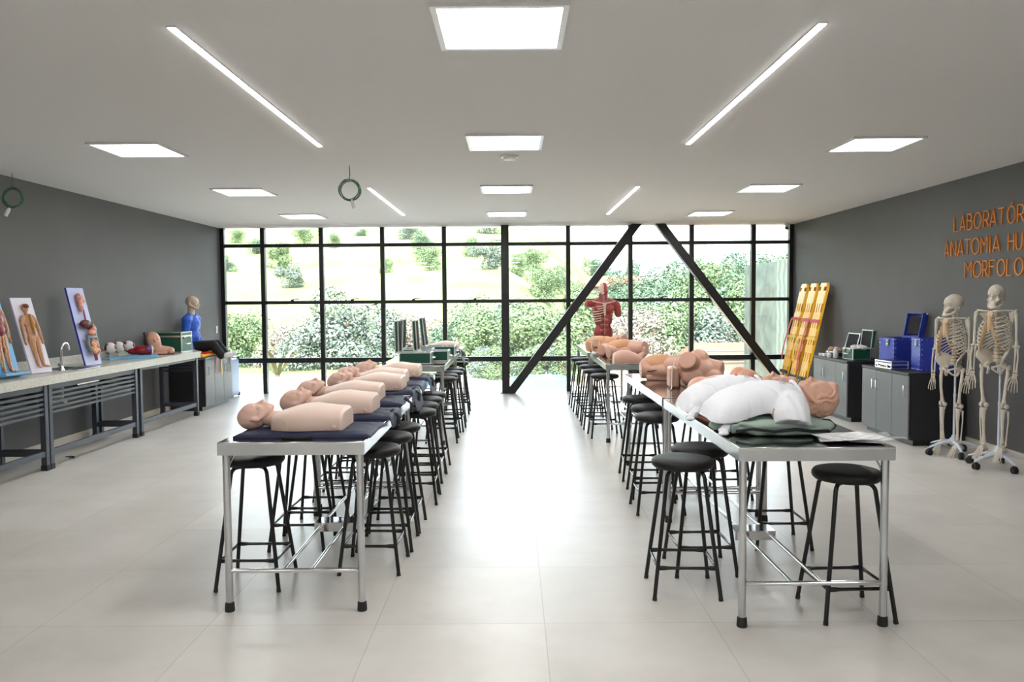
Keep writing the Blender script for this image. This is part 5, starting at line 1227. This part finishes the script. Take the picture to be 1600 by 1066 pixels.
for xp, y, h, k, q, w_, lb in near: tree(px(xp, y), y, h, k, q, lb, 'shrubs and trees at the foot of the hill', w_)
low = [(750,24.5,1.25,'silver',1.5,'low hedge plant left of the column base'), (772,24.0,1.2,'bright',1.4,'low hedge plant touching the column base'), (835,23.5,1.2,'bright',1.5,'low hedge plant behind the blue pool'), (862,24,1.35,'silver',1.4,'low hedge plant at the right end of the blue pool'), (880,23.5,1.3,'bright',1.2,'low hedge plant beside the aisle stools'), (812,24.2,1.1,'silver',1.3,'low hedge plant just right of the column base')]
for xp, y, h, k, w_, lb in low: tree(px(xp, y), y, h, k, 0, lb, 'low hedge plants at the yard edge', w_, 'shrub')
# wooded valley on the right, then scattered bushes on the grass slope
wood = [(905,36,3.9,'bright'),(948,40,4.6,'silver'),(930,52,4.2,'bright'),(985,34,3.6,'pale'),(1005,38,4.2,'pale'),(1030,36,4.2,'bright'),(1062,37,4.8,'silver'),(1092,39,4.8,'bright'),(1125,36,4.0,'silver'),(1155,38,4.4,'bright'),(1188,37,4.2,'bright'),(1218,38,4.4,'silver'),
 (900,64,3.6,'bright'),(960,68,4.6,'bright'),(1003,60,6.6,'dark'),(1040,66,7.4,'dark'),(1085,61,6.8,'bright'),(1122,67,7.4,'dark'),(1160,62,6.8,'bright'),(1205,66,7.2,'bright'),
 (960,98,7.,'dark'),(1005,92,8.,'dark'),(1050,100,8.8,'dark'),(1095,94,8.4,'bright'),(1140,102,9.2,'dark'),(1185,95,8.6,'dark'),(1228,100,8.8,'bright'),
 (930,135,5.6,'dark'),(985,150,8,'dark'),(1040,144,8.6,'dark'),(1090,152,9,'bright'),(1140,146,8.6,'dark'),(1190,152,9,'dark'),(1240,148,9,'dark')]
for i, (xp, y, h, k) in enumerate(wood):
    lb = {36: 'front edge of the wood beyond the right glass', 1: 'middle of the wood beyond the right glass', 2: 'upper slope of the wood beyond the right glass', 3: 'skyline of the wood beyond the right glass'}[36 if y < 50 else 1 if y < 80 else 2 if y < 120 else 3]
    nm = {'bright': 'yellow-green', 'dark': 'deep green', 'silver': 'grey-green', 'pale': 'pale pinkish'}[k]
    tree(px(xp, y), y, h, k, i % 2, '%s leafy tree in the %s' % (nm, lb), '%s trees in the %s' % (nm, lb), 1.0)
slope = [(440,62,3.2,'bright','clump on the slope seen high in the second bay'),(475,80,3.0,'bright',''),(450,50,2.6,'silver',''),(400,70,2.4,'dark',''),(520,75,2.2,'bright',''),(640,85,3.4,'silver',''),(655,70,3.2,'dark',''),(668,56,2.8,'bright',''),(600,60,1.8,'bright',''),(565,90,2.2,'dark',''),(735,70,2.6,'bright',''),(770,95,4.5,'silver',''),(760,55,3.4,'silver',''),(830,70,3.4,'bright',''),(870,75,3.8,'dark',''),(850,50,3.6,'bright',''),(805,60,2.6,'bright',''),(370,90,2.6,'bright',''),(350,58,2.0,'dark','')]
for i, (xp, y, h, k, lb) in enumerate(slope):
    nm = {'bright': 'yellow-green', 'dark': 'deep green', 'silver': 'grey-green'}[k]
    tree(px(xp, y), y, h*.72, k, i % 2, '%s bush dotted on the grassy hillside' % nm, '%s bushes dotted on the grassy hillside' % nm, 1.2, 'shrub')
# palm-like plant with long leaves
t = thing('leafy_plant', 'spiky plant with long yellow-green leaves behind the glass, left of the silver bush', 'plant', (px(428,25.5), 25.5, -.8))
mb = MB()
for k in range(16):
    a = 2*PI*k/16+.2*(k%3); L = 1.1+.35*(k%3); pts = []
    mb2 = [V((math.cos(a)*L*f*.75, math.sin(a)*L*f*.75, L*(1.25*f-.75*f*f))) for f in (0,.25,.5,.75,1)]; s_ = V((-math.sin(a), math.cos(a), 0))
    rows_ = [[p+s_*w_, p-s_*w_] for p, w_ in zip(mb2, (.03,.07,.07,.045,.005))]
    vs = [[mb._v(q) for q in r_] for r_ in rows_]
    for a_, b2 in zip(vs, vs[1:]): mb._f((a_[0], a_[1], b2[1], b2[0]))
build('leaves', mb, LEAF['bright'], t, smooth=False, fix=False)
build('stem', MB().cyl((0,0,0),(0,0,.25),.08,.05), BARK, t)
# lattice mast, pole, small pool, container wall, small house
t = thing('lattice_mast', 'white lattice steel mast rising from the wood', 'mast', (px(1021,118), 118, 0.))
MA = mat('white_mast_paint', lin((226,224,226)), .6); zt = 15.5
for sx in (-1,1):
    for sy in (-1,1): build('leg', MB().tube([(sx*2.6,sy*2.6,-6),(sx*1.2,sy*1.2,zt)], .16, 4), MA, t, smooth=False)
mb = MB(); nlev = 12
for k in range(nlev):
    z0, z1 = -6+(zt+6)*k/nlev, -6+(zt+6)*(k+1)/nlev; w0, w1 = 2.6-1.4*k/nlev, 2.6-1.4*(k+1)/nlev
    for sy in (-1,1): mb.tube([(-w0,sy*w0,z0),(w1,sy*w1,z1)], .10, 4).tube([(w0,sy*w0,z0),(-w1,sy*w1,z1)], .10, 4).tube([(-w0,sy*w0,z0),(w0,sy*w0,z0)], .09, 4)
    for sx in (-1,1): mb.tube([(sx*w0,-w0,z0),(sx*w1,w1,z1)], .10, 4)
build('lattice', mb, MA, t, smooth=False)
tag(build('utility_pole', MB().cyl((0,0,-4),(0,0,14.5),.22,.16,8).box((0,0,13.8),(2.2,.15,.15)), mat('pole_grey', lin((190,176,170)), .8), loc=(px(1098,130),130,0)), 'thin utility pole above the wood on the right', 'pole')
t = thing('garden_pool', 'light blue round pool in the yard at the foot of the column', 'pool', (.72, 21.6, -.8), group=None)
build('wall', MB().lathe([(.80,0),(.84,.05),(.82,.32),(.75,.34),(.73,.27)], seg=40), mat('pool_blue', lin((70,150,180)), .4), t); build('water', MB().lathe([(.74,.25),(.74,.265)], seg=40), mat('pool_water', lin((90,170,190)), .08), t)
t = thing('storage_container', 'grey-green metal container standing outside at the right end of the glass', 'container', (8.55, 24.6, -.8))
build('body', MB().box((0,0,1.75),(1.9,3.2,3.5)), wave_mat('weathered_green_metal', (66,78,70), (46,56,54), 2.4, .6, 5, 'X'), t, smooth=False); fr = MB()
for c, d in (((.1,-1.62,1.5),(1.3,.05,.08)),((-.5,-1.62,.8),(.08,.05,1.5)),((.7,-1.62,.8),(.08,.05,1.5))): fr.box(c, d)
build('door_frame', fr, mat('weathered_green_frame', lin((86,98,92)), .6), t, smooth=False)
RT = mat('terracotta_roof', lin((118,66,48)), .8, var=.1, vscale=2); HW = mat('pale_render', lin((112,100,92)), .9)
for (xp, y, lb) in ((950, 110, 'small pale house with a tiled roof on the hill behind the muscle torso'), (1130, 30.5, 'low pale outbuilding with tiled roof beyond the right glass')):
    s = 1 if y > 100 else .32; z = terrain(px(xp,y),y) - (.0 if y > 100 else .3)
    t = thing('house', lb, 'house', (px(xp,y), y, z))
    build('walls', MB().box((0,0,1.4*s),(9*s,6*s,3.2*s)), HW, t, smooth=False); build('roof', MB().loft([[V((-5*s,-3.6*s,2.9*s)),V((5*s,-3.6*s,2.9*s)),V((5*s,3.6*s,2.9*s)),V((-5*s,3.6*s,2.9*s))],[V((-4*s,-.1*s,4.4*s)),V((4*s,-.1*s,4.4*s)),V((4*s,.1*s,4.4*s)),V((-4*s,.1*s,4.4*s))]]), RT, t, smooth=False)
    build('window', MB().box((-2*s,-3.02*s,1.5*s),(1.2*s,.06,1*s)), mat('dark_pane', (.05,.06,.07), .2), t, smooth=False); build('window', MB().box((2*s,-3.02*s,1.5*s),(1.2*s,.06,1*s)), mat('dark_pane', (0,0,0)), t, smooth=False)
tag(build('fence', MB().tube([(px(1090,29),28,-.6),(px(1225,29),28,-.6)], .03, 6).tube([(px(1090,29),28,-.2),(px(1225,29),28,-.2)], .03, 6).box((px(1157,29),28,-.95),(3.2,.15,.5)), HW), 'low pale wall with rails at the yard edge beyond the right glass', 'fence')
